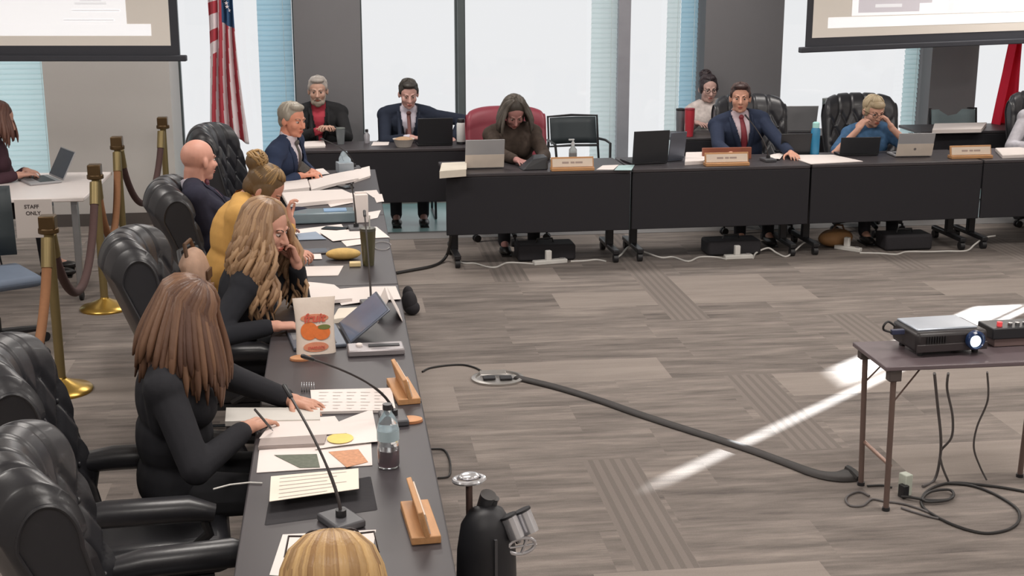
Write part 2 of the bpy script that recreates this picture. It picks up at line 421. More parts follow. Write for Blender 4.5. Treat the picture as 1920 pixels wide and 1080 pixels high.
# ------------------------------------------------------------------ flags
def flag(name, label, c, zt, zb, w_top, w_bot, colf, mats, pole_dx, folds=7, stars=False, lean=0.0):
    o = thing(name, label, 'flag', c, 0)
    brass = M('brass', (196, 160, 82), .28, .9, var=.08)
    MB().cyl((pole_dx, .03, 0.04), (pole_dx+lean, .03, zt+.12), .014, n=12).build('pole', M('pole_wood', (150, 118, 84), .4), o)
    MB().lathe([(.15, 0), (.15, .02), (.06, .05), (.03, .09), (.02, .11)], (pole_dx, .03, 0)).build('base', brass, o)
    nu, nv = 64, 60; mb = MB(); P = []
    for i in range(nu+1):
        u = i/nu; col = []
        for j in range(nv+1):
            v = j/nv; wd = w_top+(w_bot-w_top)*v
            x = (u-.5)*wd + pole_dx*(1-v) + lean*(1-v) + .02*math.sin(4*v+3*u)
            y = -.02+.045*math.sin(u*folds*2*PI/2+v*2.2)*(.5+.5*v) + .02*math.sin(9*u+3*v)
            z = zt-(zt-zb)*v - .10*abs(u-.45)*v + .05*math.sin(u*5)*v
            col.append((x, y, z))
        P.append(col)
    mb.grid(P); k = 0
    for i in range(nu):
        for j in range(nv): mb.m[k] = colf((i+.5)/nu, (j+.5)/nv); k += 1
    cl = mb.build('cloth', mats, o, angle=80); cl.modifiers.new('s', 'SOLIDIFY').thickness = .003
    if stars:
        ms = MB()
        for q in range(26):
            u = random.uniform(.52, .95); v = random.uniform(.05, .33)
            i = int(u*nu); j = int(v*nv); p = V(P[i][j]); pts = []
            for t in range(10):
                a = PI/2+t*PI/5; r = .020 if t % 2 == 0 else .008
                pts.append((p.x+r*math.cos(a), p.y-.012, p.z+r*math.sin(a)))
            b2 = [(x, y+.004, z) for x, y, z in pts]
            ms._add(pts+b2, [tuple(range(10)), tuple(range(19, 9, -1))]+[(t, (t+1) % 10, 10+(t+1) % 10, 10+t) for t in range(10)])
        ms.build('star', mats[0], cl, smooth=False)['kind'] = 'stuff'
    return o
fw = M('flag_white', (226, 214, 218), .8, trans=0); fr = M('flag_red', (176, 62, 74), .8); fb = M('flag_blue', (58, 92, 130), .8)
def uscol(u, v):
    if v < .40 and u > .50: return 2
    if u < .34 and v < .56: return 1 if int(v*14) % 2 == 0 else 0
    return 1 if int((u+.16*v)*8.5) % 2 == 0 else 0
fp = atY(428, 200, 12.2)
flag('national_flag', 'red white and blue starred flag hanging on a pole before the bright window', (fp.x, 12.2, 0), 2.38, .80, .23, .31, uscol, [fw, fr, fb], -.03, stars=True)
def txcol(u, v):
    if v < .34: return 2 if u < .5 else 0
    return 1
fr2 = blindmat('flag_bright_red', (238, 72, 98), .55)
fp = atY(1886, 200, 12.0)
flag('state_flag', 'bright red flag with a blue top, draped at the far right edge', (fp.x, 12.0, 0), 2.3, .70, .07, .24, txcol, [fw, fr2, fb], .085, folds=4)
# ------------------------------------------------------------------ tufted executive chair
leather = M('black_leather', (44, 44, 48), .36, var=.1, scale=20, bump=.06, bscale=120, spec=.6, coat=.05)
redleather = M('red_leather', (134, 52, 66), .45, var=.1, scale=14, bump=.1, bscale=160)
blackplastic = M('black_plastic', (34, 34, 37), .45)
chrome = M('chrome', (210, 212, 216), .12, 1.0, var=.03)
def backrest_mb(w=.62, zt=1.13, tuft=True, wing=.11):
    nu = 72; prof = []          # (y, z, kind, s)
    yb, yt = -.23, -.36; R = .095
    n1, n2, n3 = 46, 22, 10
    for i in range(n1):
        t = i/(n1-1); prof.append((yb+(yt-yb)*t, .40+(zt-.15-.40)*t, 0, t))
    cy, cz = yt-R, zt-.15
    for i in range(1, n2):
        a = PI*i/n2; prof.append((cy+R*math.cos(a)*1.0, cz+math.sin(a)*.15, 1, i/n2))
    for i in range(n3):
        t = i/(n3-1); prof.append((yt-2*R+(yb-.10-(yt-2*R))*t, zt-.15+(.42-(zt-.15))*t, 2, t))
    P = []
    for i in range(nu+1):
        u = -1+2*i/nu; row = []; e = max(0, (abs(u)-.90)/.10); sh = .018*e*e
        for (y, z, k, s) in prof:
            d = 0.0; x = u*w/2*(1.0-.10*max(0, (.75-z)/.35))
            if tuft and abs(u) < .93:
                if k == 0 and s > .12:
                    a = PI*(u*2.6+s*2.4); b = PI*(u*2.6-s*2.4)
                    d = .020*(min(1, abs(math.sin(a))*1.6)*min(1, abs(math.sin(b))*1.6))**.7*min(1, (s-.12)*6)
                elif k == 1:
                    a = abs(math.sin(PI*(u*2.6+2.4))); d = .016*min(1, a*2.2)**.8
            yy = y + wing*u*u*(1 if k != 2 else 1.0); zz = z-.05*abs(u)**4*max(0, (z-.6)/.5)
            ny, nz = (1, .18) if k == 0 else ((math.cos(PI*s), math.sin(PI*s)) if k == 1 else (-1, 0))
            d -= sh
            row.append((x, yy+ny*d, zz+nz*d))
        P.append(row)
    mb = MB(); mb.grid(P); m = len(prof)
    for i in (0, nu):
        mb._add(P[i], [tuple(range(m)) if i else tuple(range(m-1, -1, -1))])
    # closing strip along the bottom
    vs = [P[i][0] for i in range(nu+1)]+[P[i][-1] for i in range(nu+1)]
    mb._add(vs, [(i, i+1, nu+2+i, nu+1+i) for i in range(nu)])
    return mb, P, prof
def star_base(o, mat_, r=.31, casters=True):
    for k in range(5):
        a = 2*PI*k/5+.3; d = V((math.cos(a), math.sin(a), 0)); s_ = V((-d.y, d.x, 0))
        l = MB().tube([d*.02+V((0, 0, .12)), d*.18+V((0, 0, .105)), d*r+V((0, 0, .085))], [.03, .024, .018], 8).build('base_leg', mat_, o)
        if casters:
            c = d*r
            MB().cyl(c+s_*.006+V((0, 0, .03)), c+s_*.026+V((0, 0, .03)), .03).cyl(c-s_*.026+V((0, 0, .03)), c-s_*.006+V((0, 0, .03)), .03).cyl(c+V((0, 0, .03)), c+V((0, 0, .08)), .010, n=8).build('caster', blackplastic, l)
    MB().cyl((0, 0, .08), (0, 0, .22), .035).cyl((0, 0, .20), (0, 0, .37), .024).build('gas_lift', blackplastic, o)
def exec_chair(label, mat_=None, tuft=True, w=.62, group='tufted black leather chairs', zt=1.13, cat='chair'):
    mat_ = mat_ or leather
    o = thing('executive_chair', label, cat, group=group)
    mb, P, prof = backrest_mb(w, zt, tuft); br = mb.build('backrest', mat_, o, angle=60)
    for i in (0, len(P)-1):
        MB().tube([V(p)+V((.004 if i else -.004, 0, 0)) for p in P[i][4:]], .006, 6).build('piping', mat_, br)
    if tuft:
        mb = MB()
        for r_ in range(1, 7):
            for q in range(-4, 5):
                s = r_/6.8*.94+.06
                # button where both crease families meet
                k = q+(.5 if r_ % 2 else 0); u = k/2.6; ss = r_*.5/2.4
                if abs(u) > .9 or ss < .15 or ss > .98: continue
                j = min(45, int(ss*45)); i = int((u+1)/2*72); p = P[i][j]
                mb.ell((p[0], p[1]+.004, p[2]+.002), (.011, .007, .011), nu=8, nv=6)
        mb.build('button', mat_, br)['kind'] = 'stuff'
    MB().box((0, .02, .42), (w-.09, .54, .13)).build('seat', mat_, o, bevel=.045)
    MB().box((0, .0, .345), (w-.13, .46, .03)).build('seat_pan', blackplastic, o)
    for sx in (-1, 1):
        x = sx*(w/2-.015)
        mb = MB().tube([(x, -.20, .620), (x, -.10, .628), (x, .16, .622), (x, .24, .600)], [.036, .045, .045, .030], 12)
        ar = mb.build('armrest', mat_, o)
        MB().tube([(x, .20, .600), (x, .22, .53), (x, .12, .44), (x*.8, .02, .37)], .018, 8).tube([(x, -.16, .605), (x, -.18, .5), (x*.8, -.12, .37)], .016, 8).build('arm_frame', blackplastic, ar)
    star_base(o, blackplastic)
    return o
CH0 = exec_chair('empty tufted black leather chair nearest the camera, bottom left', w=.54)
CHW = exec_chair('black leather chair behind the man with a plain red tie', w=.62)
def place(o, x, y, yaw, label=None):
    o.location = (x, y, 0); o.rotation_euler = (0, 0, math.radians(yaw))
    if label: o['label'] = label
    return o
place(CH0, -.455, 3.55, -78)
place(CHW, 3.56, 11.10, 178)
for x, y, yw, lb in [(-.70, 4.42, -84, 'tufted black leather chair under the long-haired woman who is writing'),
                     (-.53, 6.20, -90, 'tufted black leather chair behind the blonde wavy-haired woman'),
                     (-.52, 7.64, -90, 'tufted black leather chair holding the bald man'),
                     (-.53, 9.92, -104, 'tufted black leather chair behind the grey-haired man in navy'),
                     (4.53, 11.05, 176, 'wide black leather chair behind the elderly person resting head on hands'),
                     (6.22, 11.05, 172, 'black leather chair cut off by the right edge of the photo')]:
    place(copy_tree(CHW if x > 2 else CH0), x, y, yw, lb)
rc = exec_chair('burgundy red leather chair behind the woman looking down', redleather, False, .66, None, 1.07)
place(rc, 1.43, 11.10, 180)

# plain conference chairs (low backs), mostly hidden behind their sitters
meshgrey = M('chair_mesh_grey', (120, 136, 140), .7, var=.1, scale=200)
def guest_chair(label, backm, zb=.62, zt=.84):
    o = thing('stacking_chair', label, 'chair', group='stacking chairs with sled frames')
    steel = M('frame_steel', (70, 74, 78), .3, .8)
    P = [[(x*.22, -.20+.04*(x*x)-.05*t, zb+(zt-zb)*t) for t in [0, .25, .5, .75, 1]] for x in [-1, -.6, -.2, .2, .6, 1]]
    b = MB().grid(P).build('backrest', backm, o); md = b.modifiers.new('s', 'SOLIDIFY'); md.thickness = .018
    MB().tube([(-.235, -.17, zb-.02), (-.235, -.22, zt+.01), (0, -.262, zt+.015), (.235, -.22, zt+.01), (.235, -.17, zb-.02), (0, -.21, zb-.02), (-.235, -.17, zb-.02)], .012, 8).build('back_frame', blackplastic, o)
    MB().box((0, .03, .45), (.46, .46, .05)).build('seat', M('seat_fabric_dark', (48, 52, 58), .9), o, bevel=.02)
    for sx in (-1, 1):
        x = sx*.245
        MB().tube([(x*.96, -.19, zb+.05), (x, -.17, .46), (x, -.24, .015), (x, .26, .015), (x, .2, .44)], .011, 8).build('leg', steel, o)
        MB().tube([(x, -.18, .66), (x*1.05, .0, .67), (x*1.05, .16, .66), (x, .2, .44)], .012, 8).build('armrest', blackplastic, o)
    return o
G0 = guest_chair('grey mesh-backed chair standing in front of the right-hand dark pier', meshgrey, .60, .86)
place(G0, 5.93, 12.28, 178)
gb_ = guest_chair('empty black low-backed chair in front of the bright window right of the red chair', M('chair_back_black', (46, 54, 58), .6), .62, .86)
p = atY(1090, 262, 12.0); place(gb_, p.x, 12.15, 185)
for x, y, yw, lb in [(-.14, 12.28, 180, 'low black chair under the bearded man'), (.62, 12.24, 180, 'low black chair under the dark-haired man in navy'),
                     (3.50, 12.36, 180, 'low black chair under the woman in the flowered blouse'), (-.56, 6.92, -92, 'low black chair under the woman in the mustard top'),
                     (-.03, 2.22, 0, 'low black chair under the blonde woman at the near table end'), (-2.78, 10.2, -80, 'low black chair under the woman with the laptop at far left')]:
    place(copy_tree(gb_), x, y, yw, lb)

# task chair in front of the white table
tk = thing('task_chair', 'black task chair with a blue-grey seat in front of the white table', 'chair', (-2.08, 8.2, 0), math.radians(30))
MB().box((0, 0, .46), (.48, .46, .07)).build('seat', M('seat_blue_grey', (100, 112, 130), .7), tk, bevel=.03)
mb = MB().grid([[(x*.22, .22+.05*x*x*-1+.03*t, .56+.42*t) for t in (0, .3, .6, 1)] for x in (-1, -.5, 0, .5, 1)])
b = mb.build('backrest', M('chair_back_black', (46, 54, 58), .6), tk); md = b.modifiers.new('s', 'SOLIDIFY'); md.thickness = .05
MB().tube([(0, .20, .42), (0, .28, .5), (0, .25, .7)], .02, 8).build('back_support', blackplastic, tk)
star_base(tk, blackplastic, .33)

# ------------------------------------------------------------------ tables
tabletop = M('table_black_laminate', (64, 60, 63), .42, var=.05, scale=3, spec=.35)
panel = M('modesty_panel_black', (45, 44, 48), .65, var=.04, scale=2, spec=.2)
tframe = M('table_frame_black', (40, 40, 43), .4, .3)
def train_table(name, label, w, d, group, pz=.27, panel_on=True, h=.74):
    'origin: middle of the front edge on the floor; the front faces -Y, width along X'
    o = thing(name, label, 'table', group=group)
    MB().box((0, d/2, h-.0135), (w-.004, d, .027)).build('tabletop', tabletop, o, bevel=.006)
    if panel_on: MB().box((0, .012, (h-.028+pz)/2), (w-.002, .02, h-.028-pz)).build('modesty_panel', panel, o, bevel=.006)
    for sx in (-1, 1):
        x = sx*(w/2-.09)
        l = MB().box((x, d*.5, .40), (.06, .05, .62)).box((x, d*.5, .085), (.05, d*.86, .035)).box((x, d*.5, .70), (.05, d*.7, .03)).build('leg', tframe, o, bevel=.006)
        for yy in (.12, .88):
            MB().cyl((x-.018, d*yy, .034), (x+.018, d*yy, .034), .034).box((x, d*yy, .062), (.02, .03, .04)).build('caster', blackplastic, l)
    return o
GR = 'black tables in the back row'
prev = None
for i, (xa, xb, lb) in enumerate([(.80, 2.22, 'black modesty-panel table in front of the red chair'), (2.235, 3.66, 'black modesty-panel table in front of the man with the red tie'),
                                  (3.675, 5.10, 'black modesty-panel table in front of the elderly person'), (5.115, 6.9, 'black modesty-panel table cut off at the right edge')]):
    t = train_table('training_table', lb, xb-xa, .62, GR)
    ya = 10.02+.03*(xa+xb-3)/2; t.location = ((xa+xb)/2, ya, 0); t.rotation_euler = (0, 0, .022)
t = train_table('training_table', 'black modesty-panel table behind which the bearded man sits', 1.46, .52, 'black tables along the windows', .28); t.location = (.395, 11.36, 0)
for xa, xb, ya, lb in [(2.95, 4.95, 11.70, 'black second-row table behind the man with the red tie'), (5.20, 6.75, 11.55, 'black second-row table with white papers by the right dark pier')]:
    t = train_table('training_table', lb, xb-xa, .5, 'black tables along the windows', .25, h=.74 if xa < 4 else .78); t.location = ((xa+xb)/2, ya, 0)
yy = 2.98
for i, lb in enumerate(['nearest black table of the left row, under the laptop case', 'second black table of the left row, under the snack pouch', 'third black table of the left row, under the yellow roll', 'farthest black table of the left row, under the tissue box']):
    t = train_table('training_table', lb, 1.83, .60, 'black tables of the left row', .27)
    t.rotation_euler = (0, 0, PI/2); t.location = (.285, yy+.915, 0); yy += 1.835
# white table at the far left
wt = thing('folding_table', 'white-topped table on steel legs at the far left', 'table', (-2.32, 9.36, 0), math.radians(-1))
wtop = M('white_laminate', (232, 224, 222), .4, var=.02); steel = M('brushed_steel', (168, 170, 174), .35, .8)
MB().box((-.32, .55, .727), (1.85, 1.10, .028)).build('tabletop', wtop, wt, bevel=.006)
for x in (-1.15, .52):
    for y in (.10, 1.0):
        l = MB().box((x, y, .40), (.045, .045, .64)).build('leg', steel, wt, bevel=.005)
        MB().cyl((x-.012, y, .035), (x+.012, y, .035), .035).box((x, y, .07), (.016, .03, .03)).build('caster', blackplastic, l)
MB().box((-.32, .55, .695), (1.65, .03, .04)).build('apron', steel, wt)
MB().box((-.62, .62, .42), (.9, .02, .5)).build('privacy_panel', M('dark_maroon_panel', (58, 44, 48), .7), wt)
sg = thing('paper_sign', 'white paper sign taped to the front of the white table', 'sign', tuple(at(63, 405, .63)))
sg.location = (sg.location.x, 9.325, 0)
sgx = sg.location.x
MB().box((0, 0, .608), (.245, .0012, .262)).build('sheet', M('paper_sign_white', (196, 188, 184), .9, var=.02), sg)
def text(s, size, loc, rot, mat_, parent, name='lettering', ext=.0006, bold=False, shear=0.0):
    c = bpy.data.curves.new(name, 'FONT'); c.body = s; c.size = size; c.extrude = ext; c.align_x = 'CENTER'; c.align_y = 'CENTER'; c.shear = shear
    if bold: c.offset = size*.02
    o = bpy.data.objects.new(name, c); COL.objects.link(o)
    dg = bpy.context.evaluated_depsgraph_get(); dg.update(); me = bpy.data.meshes.new_from_object(o.evaluated_get(dg)); bpy.data.objects.remove(o)
    me.materials.clear(); me.materials.append(mat_)
    o = bpy.data.objects.new(name, me); COL.objects.link(o); o.parent = parent; o.location = loc; o.rotation_euler = rot; return o
ink = M('ink_grey', (70, 62, 62), .8)
text('STAFF', .036, (-.012, -.0018, .690), (PI/2, 0, 0), ink, sg, bold=True); text('ONLY', .036, (-.004, -.0018, .645), (PI/2, 0, 0), ink, sg, bold=True)

# ------------------------------------------------------------------ stanchions and ropes
brass = MATS['brass']; velvet = M('rope_tan', (142, 98, 66), .85, var=.1, scale=40, bump=.2); velvet2 = M('rope_brown', (74, 52, 50), .85, var=.1, scale=40)
antique = M('antique_brass', (138, 122, 84), .45, .6, var=.1)
def stanchion(label, x, y):
    o = thing('stanchion', label, 'stanchion', (x, y, 0), group='brass rope stanchions')
    MB().lathe([(.165, 0), (.168, .012), (.16, .022), (.12, .035), (.06, .06), (.03, .075), (.026, .085)], n=32).build('base', brass, o)
    MB().cyl((0, 0, .07), (0, 0, .90), .026, n=20).build('post', antique, o)
    MB().box((0, 0, .955), (.085, .085, .075)).cyl((0, 0, .895), (0, 0, .925), .055).build('cap', M('cap_brass_dark', (92, 72, 46), .4, .6), o, bevel=.006)
    return o
SP = [(-1.55, 5.80), (-1.555, 7.40), (-1.60, 9.18), (-1.66, 10.55), (-1.46, 11.75)]
for (x, y), lb in zip(SP, ['brass stanchion whose base shows at the bottom left edge', 'brass stanchion in front of the paper sign', 'brass stanchion at the corner of the white table', 'brass stanchion between the white table and the grey wall', 'farthest brass stanchion, beside the bright window edge']): stanchion(lb, x, y)
def rope(a, b, sag, mat_, label):
    a = V(a); b = V(b); pts = []
    for i in range(25):
        t = i/24; pts.append(a.lerp(b, t)-V((0, 0, sag*(1-(2*t-1)**2)**.75)))
    o = MB().tube(pts, .026, 12).build('barrier_rope', mat_); tag(o, label, 'rope', 'ropes between the stanchions')
    for q0, q1 in ((pts[0]+V((0, 0, .01)), pts[1]), (pts[-2], pts[-1]+V((0, 0, .01)))): MB().cyl(q0, q1, .030, .030).build('end_fitting', antique, o)
for i, (m_, lb) in enumerate([(velvet, 'tan rope hanging left from the stanchion before the sign'), (velvet2, 'dark brown rope sagging between the sign and the white table corner'), (velvet, 'tan rope between the white table corner and the grey wall'), (velvet2, 'dark rope sagging down along the grey wall')]):
    (x0, y0), (x1, y1) = SP[i], SP[i+1]; d = V((x1-x0, y1-y0, 0)).normalized()*.062
    rope((x0+d.x, y0+d.y, .87), (x1-d.x, y1-d.y, .87), .50 if i else .55, m_, lb)
# ------------------------------------------------------------------ people
eyewhite = M('eye_white', (188, 172, 164), .3, var=.02); iris = M('iris_dark', (48, 36, 30), .2)
def person(label, pelvis, yaw, head, hrot=(0, 0, 0), hands=None, skin=(196, 146, 124), hair=None, top=None, vneck=None, tie=None, legs=(40, 40, 46),
           wide=1.0, sleeve=1.0, vox=.006, beard=None, glasses=False, hs=1.0, elbow=None, topvar=.1, curl=.35, brow=(70, 54, 44), topmat=None, fem=False, collar=False, watch=False, handdir=None, nk=(0, -.033, -.139), specs_up=0.0):
    'pelvis (x,y) world; head centre, hand targets: world points; yaw: way the person faces, degrees from +Y'
    ya = math.radians(yaw); Rw = Rz(ya); org = V((pelvis[0], pelvis[1], 0)); Ri = Rw.transposed()
    loc = lambda p: Ri @ (V(p)-org)
    C = loc(head); hy, hp, hr = [math.radians(a) for a in hrot]
    RH = Rz(hy) @ Rx(hp) @ Ry(hr); Rn = Rz(hy*.4) @ Rx(hp*.5)
    H = lambda x, y, z: C + RH @ (V((x, y, z))*hs)
    Nk = C + Rn @ V(nk)*hs
    P = V((0, 0, .575)); u = (Nk-P).normalized(); L = (Nk-P).length
    s = V((1, 0, 0)); s = (s-u*s.dot(u)).normalized(); f = u.cross(s)
    RT = Matrix((s, f, u)).transposed(); k = L/.50
    sh = .172*wide*(.93 if fem else 1)
    def torso(mb, g=0.0):
        mb.ell(P+f*.0, (.17*wide+g, .125*wide+g, .125+g), RT)
        mb.ell(P+u*(.33*L), ((.150 if fem else .16)*wide+g, .118*wide+g, .16*k+g), RT)
        mb.ell(P+u*(.66*L)+f*.01, (.165*wide+g, .118*wide+g, .165*k+g), RT)
        if fem:
            for sx in (-1, 1): mb.ell(P+u*(.62*L)+f*.085+s*(.07*sx), (.068+g, .062+g, .068+g), RT)
        mb.caps(Nk-u*.075-s*sh, Nk-u*.075+s*sh, .062+g)
        for sx in (-1, 1): mb.caps(Nk-u*.085+s*(sh*sx), P+u*(.55*L)+s*(.115*wide*sx), .058+g, .055+g)
        for sx in (-1, 1): mb.caps(Nk-u*.01+s*(.03*sx), Nk-u*.05+s*(sh*.9*sx), .046+g, .05+g)
    arms = []
    hands = hands or [None, None]
    for i, sx in enumerate((-1, 1)):         # left, right
        S = Nk-u*.075+s*(sh*sx)
        W = loc(hands[i]) if hands[i] is not None else V((.2*sx, .40, .78))
        a_, b_ = .295, .265
        d = W-S; D = d.length; sc_ = max(1.0, D/(a_+b_-.012)); a_ *= sc_; b_ *= sc_
        t = d/D; ca = (a_*a_+D*D-b_*b_)/(2*a_*D); ca = max(-1, min(1, ca)); h = a_*math.sqrt(max(0, 1-ca*ca))
        pole = V((.65*sx, -.25, -.8)) if not (elbow and elbow[i]) else V(elbow[i])
        pole = (pole-t*pole.dot(t)).normalized()
        E = S+t*(a_*ca)+pole*h
        hd = (W-E).normalized()
        if handdir and handdir[i] is not None: hd = (Ri @ V(handdir[i])).normalized()
        elif W.z < .86:
            hd = V((hd.x, hd.y, min(0.0, hd.z)*.35)).normalized()
        arms.append((sx, S, E, W, hd))
    kn = [(V((-.09, 0, .53)), V((-.12, .43, .525)), V((-.12, .45, .09))), (V((.09, 0, .53)), V((.12, .43, .525)), V((.12, .45, .09)))]
    # body: one continuous skin
    mb = MB(); torso(mb, -.012)
    mb.caps(H(0, -.03, -.05), Nk-u*.02, .056*hs if not fem else .048*hs, .062 if not fem else .054)
    mb.ell(H(0, -.012, .030), (.080*hs, .096*hs, .088*hs), RH, 20, 14)
    mb.ell(H(0, .030, -.028), (.067*hs, .062*hs, .080*hs), RH, 20, 14)
    mb.ell(H(0, .044, -.082), (.052*hs, .042*hs, .034*hs), RH)
    mb.ell(H(0, .076, -.098), (.020*hs, .016*hs, .015*hs), RH)
    mb.caps(H(0, .088, .010), H(0, .112, -.028), .0085*hs, .0135*hs)
    for sx in (-1, 1):
        mb.ell(H(.010*sx, .100, -.032), (.009*hs, .011*hs, .009*hs), RH, 10, 8)
        mb.ell(H(.036*sx, .058, -.026), (.030*hs, .028*hs, .032*hs), RH)
        mb.ell(H(.026*sx, .078, .024), (.024*hs, .014*hs, .010*hs), RH)
        mb.ell(H(.082*sx, -.006, -.010), (.010*hs, .020*hs, .032*hs), RH @ Rz(.35*sx))
    mb.ell(H(0, .088, -.060), (.022*hs, .012*hs, .006*hs), RH); mb.ell(H(0, .086, -.072), (.019*hs, .012*hs, .007*hs), RH)
    for (sx, S, E, W, hd) in arms:
        mb.caps(S, E, .046, .036); mb.caps(E, W, .037, .026)
        n = V((0, 0, -1)); n = (n-hd*n.dot(hd)); n = n.normalized() if n.length > .2 else (Rn @ V((0, 1, 0)))
        n = (n-hd*n.dot(hd)).normalized()
        th = (hd.cross(n) if sx > 0 else n.cross(hd)); RHd = Matrix((th, hd, -n)).transposed()
        mb.caps(W-hd*.01, W+hd*.02, .026, .027)
        for q in (-1, 0, 1): mb.caps(W+hd*.025+th*(.020*q), W+hd*.085+th*(.026*q), .0155, .0125)
        for q, ln in zip((1.5, .5, -.5, -1.5), (.068, .077, .072, .056)):
            p = W+hd*.088+th*(.0225*q); d = (hd+th*(.05*q)).normalized(); r = .0082
            for j, fr_ in enumerate((.45, .32, .23)):
                cu = curl*(j+.6)*.9; dd = (d*math.cos(cu)+n*math.sin(cu)); p2 = p+dd*ln*fr_; mb.caps(p, p2, r, r*.93, 8); p = p2; r *= .93
        p = W+hd*.025+th*.030
        for ln, (a1, a2, a3), r in ((.042, (.55, .75, .25), .0125), (.032, (.8, .45, .4), .0098), (.026, (.95, .1, .35), .0085)):
            p2 = p+(hd*a1+th*a2+n*a3).normalized()*ln; mb.caps(p, p2, r, r*.92, 8); p = p2
    for (h_, kk, an) in kn: mb.caps(h_, kk, .072, .052); mb.caps(kk, an, .050, .034); mb.caps(an, an+V((0, .12, -.05)), .034, .03)
    skm = M('skin_%d_%d_%d' % skin, skin, .55, var=.07, scale=18, bump=.05, bscale=120)
    body = mobj('person', blob(mb, vox, 3), skm)
    body.location = org; body.rotation_euler = (0, 0, ya); tag(body, label, 'person', None)
    # clothes
    def dress(name, fn, m_, v=.009, it=3, cut=None):
        q = MB(); fn(q); me = blob(q, v, it)
        if cut:
            bm = bmesh.new(); bm.from_mesh(me)
            bmesh.ops.delete(bm, geom=[x for x in bm.faces if cut(x.calc_center_median())], context='FACES'); bm.to_mesh(me); bm.free()
        return mobj(name, me, m_, body)
    tm = topmat or M('cloth_%d_%d_%d' % top, top, .85, var=topvar, scale=26, bump=.35, bscale=22, spec=.2)
    def topfn(q):
        torso(q, .016)
        for (sx, S, E, W, hd) in arms:
            q.caps(S, S.lerp(E, min(1, sleeve*2)), .064, .054 if sleeve > .45 else .060)
            if sleeve > .5: q.caps(E, E.lerp(W-(W-E).normalized()*.03, min(1, (sleeve-.5)*2)), .053, .040 if fem else .043)
    def ncoord(p): d = p-Nk; return d.dot(s), d.dot(u), d.dot(f)
    def cutv(p):
        a, b, c = ncoord(p)
        if (p-P).dot(u) < -.035: return True
        if b > .012 and abs(a) < .055 and c > -.035: return True
        vd = vneck[1]
        return c > .015 and b > -vd and abs(a) < vneck[0]*max(0, (b+vd)/vd)
    def cutn(p):
        a, b, c = ncoord(p); return ((p-P).dot(u) < -.04) or (b > .012 and a*a+c*c < .0042)
    garment = 'jacket' if (vneck and vneck[2] is not None) else 'top'
    jk = dress(garment, topfn, tm, .008, 7, cutv if vneck else cutn)
    if vneck:
        shirt_c = vneck[2] or (200, 200, 205)
        shm = M('shirt_%d_%d_%d' % shirt_c, shirt_c, .8, var=.05, scale=20)
        def shf(q):
            torso(q, .004)
            if collar: q.lathe([(.060, -.03), (.066, .0), (.063, .050), (.057, .050), (.055, -.03)], Nk+u*.0, 20, RT)
            for (sx, S, E, W, hd) in arms:
                fd = (W-E).normalized(); q.caps(S, E, .050, .042); q.caps(E, W-fd*.016, .042, .033)
        sh_o = dress('shirt', shf, shm, .008, 2)
        if collar:
            # lapels follow the opening of the jacket
            bvh = BVHTree.FromPolygons([v.co.copy() for v in jk.data.vertices], [list(p.vertices) for p in jk.data.polygons])
            for sx in (-1, 1):
                rows = []
                for i in range(9):
                    t = i/8; b = .005-(vneck[1]+.01)*t; wl = .045*math.sin(PI*min(1, .18+t*.82))+.006
                    a0 = sx*(vneck[0]*(1-t*.97)+.000); row = []
                    for q in range(3):
                        a = a0+sx*wl*q/2; o_ = Nk+s*a+u*b
                        hit = bvh.ray_cast(o_+f*.5, -f, 1.0)
                        row.append((hit[0] if hit[0] is not None else o_+f*.13)+f*.007)
                    rows.append(row)
                lp = MB().grid(rows).build('lapel', tm, jk); md = lp.modifiers.new('s', 'SOLIDIFY'); md.thickness = .005
        if tie:
            me = sh_o.data
            bvh = BVHTree.FromPolygons([v.co.copy() for v in me.vertices], [list(p.vertices) for p in me.polygons])
            rows = []
            for i in range(14):
                t = i/13; b = .004-.44*t*k; wd = (.017 if i < 2 else .016+.026*t)
                row = []
                for q in (-1, -.4, .4, 1):
                    o_ = Nk+s*(wd*q)+u*b; hit = bvh.ray_cast(o_+f*.5, -f, 1.0)
                    row.append((hit[0] if hit[0] is not None else o_+f*.11)+f*(.006+.006*(1-abs(q))))
                rows.append(row)
            tmb = MB().grid(rows); kn0 = V(rows[0][1]).lerp(V(rows[0][2]), .5)
            tmb.ell(kn0+f*.004-u*.008, (.022, .014, .022), RT, 12, 8)
            tt = tmb.build('tie', M('tie_%d_%d_%d' % tie, tie, .55, var=.3, scale=60), body); md = tt.modifiers.new('s', 'SOLIDIFY'); md.thickness = .004
    def trf(q):
        q.ell(P-V((0, 0, .01)), (.182*wide, .140*wide, .125), None)
        for (h_, kk, an) in kn: q.caps(h_, kk, .088, .066); q.caps(kk, an, .066, .050)
    dress('trousers', trf, M('trousers_%d_%d_%d' % legs, legs, .9, var=.1, scale=20), .010, 3)
    for (h_, kk, an) in kn:
        MB().ell(an+V((0, .07, -.052)), (.046, .13, .038)).box(an+V((0, .06, -.083)), (.075, .22, .012)).build('shoe', M('shoe_black', (28, 26, 26), .35), body)
    # face
    for sx in (-1, 1):
        mbx = MB(); c = H(.031*sx, .074, .004); mbx.ell(c, (.0125*hs, .0125*hs, .0085*hs), RH, 14, 10)
        mbx.mat(1).ell(H(.031*sx, .0845, .003), (.0066*hs, .0032*hs, .0062*hs), RH, 12, 8)
        mbx.build('eye', [eyewhite, iris], body)
        rows = [H(sx*(.014+.036*t), .089-.020*t*t, .021+.008*math.sin(PI*t*.8)) for t in (0, .25, .5, .75, 1)]
        MB().tube(rows, [.003, .0045, .0045, .004, .002], 6).build('eyebrow', M('brow_%d_%d_%d' % brow, brow, .8), body)
    lipc = tuple(int(a*b) for a, b in zip(skin, (.86, .64, .62)))
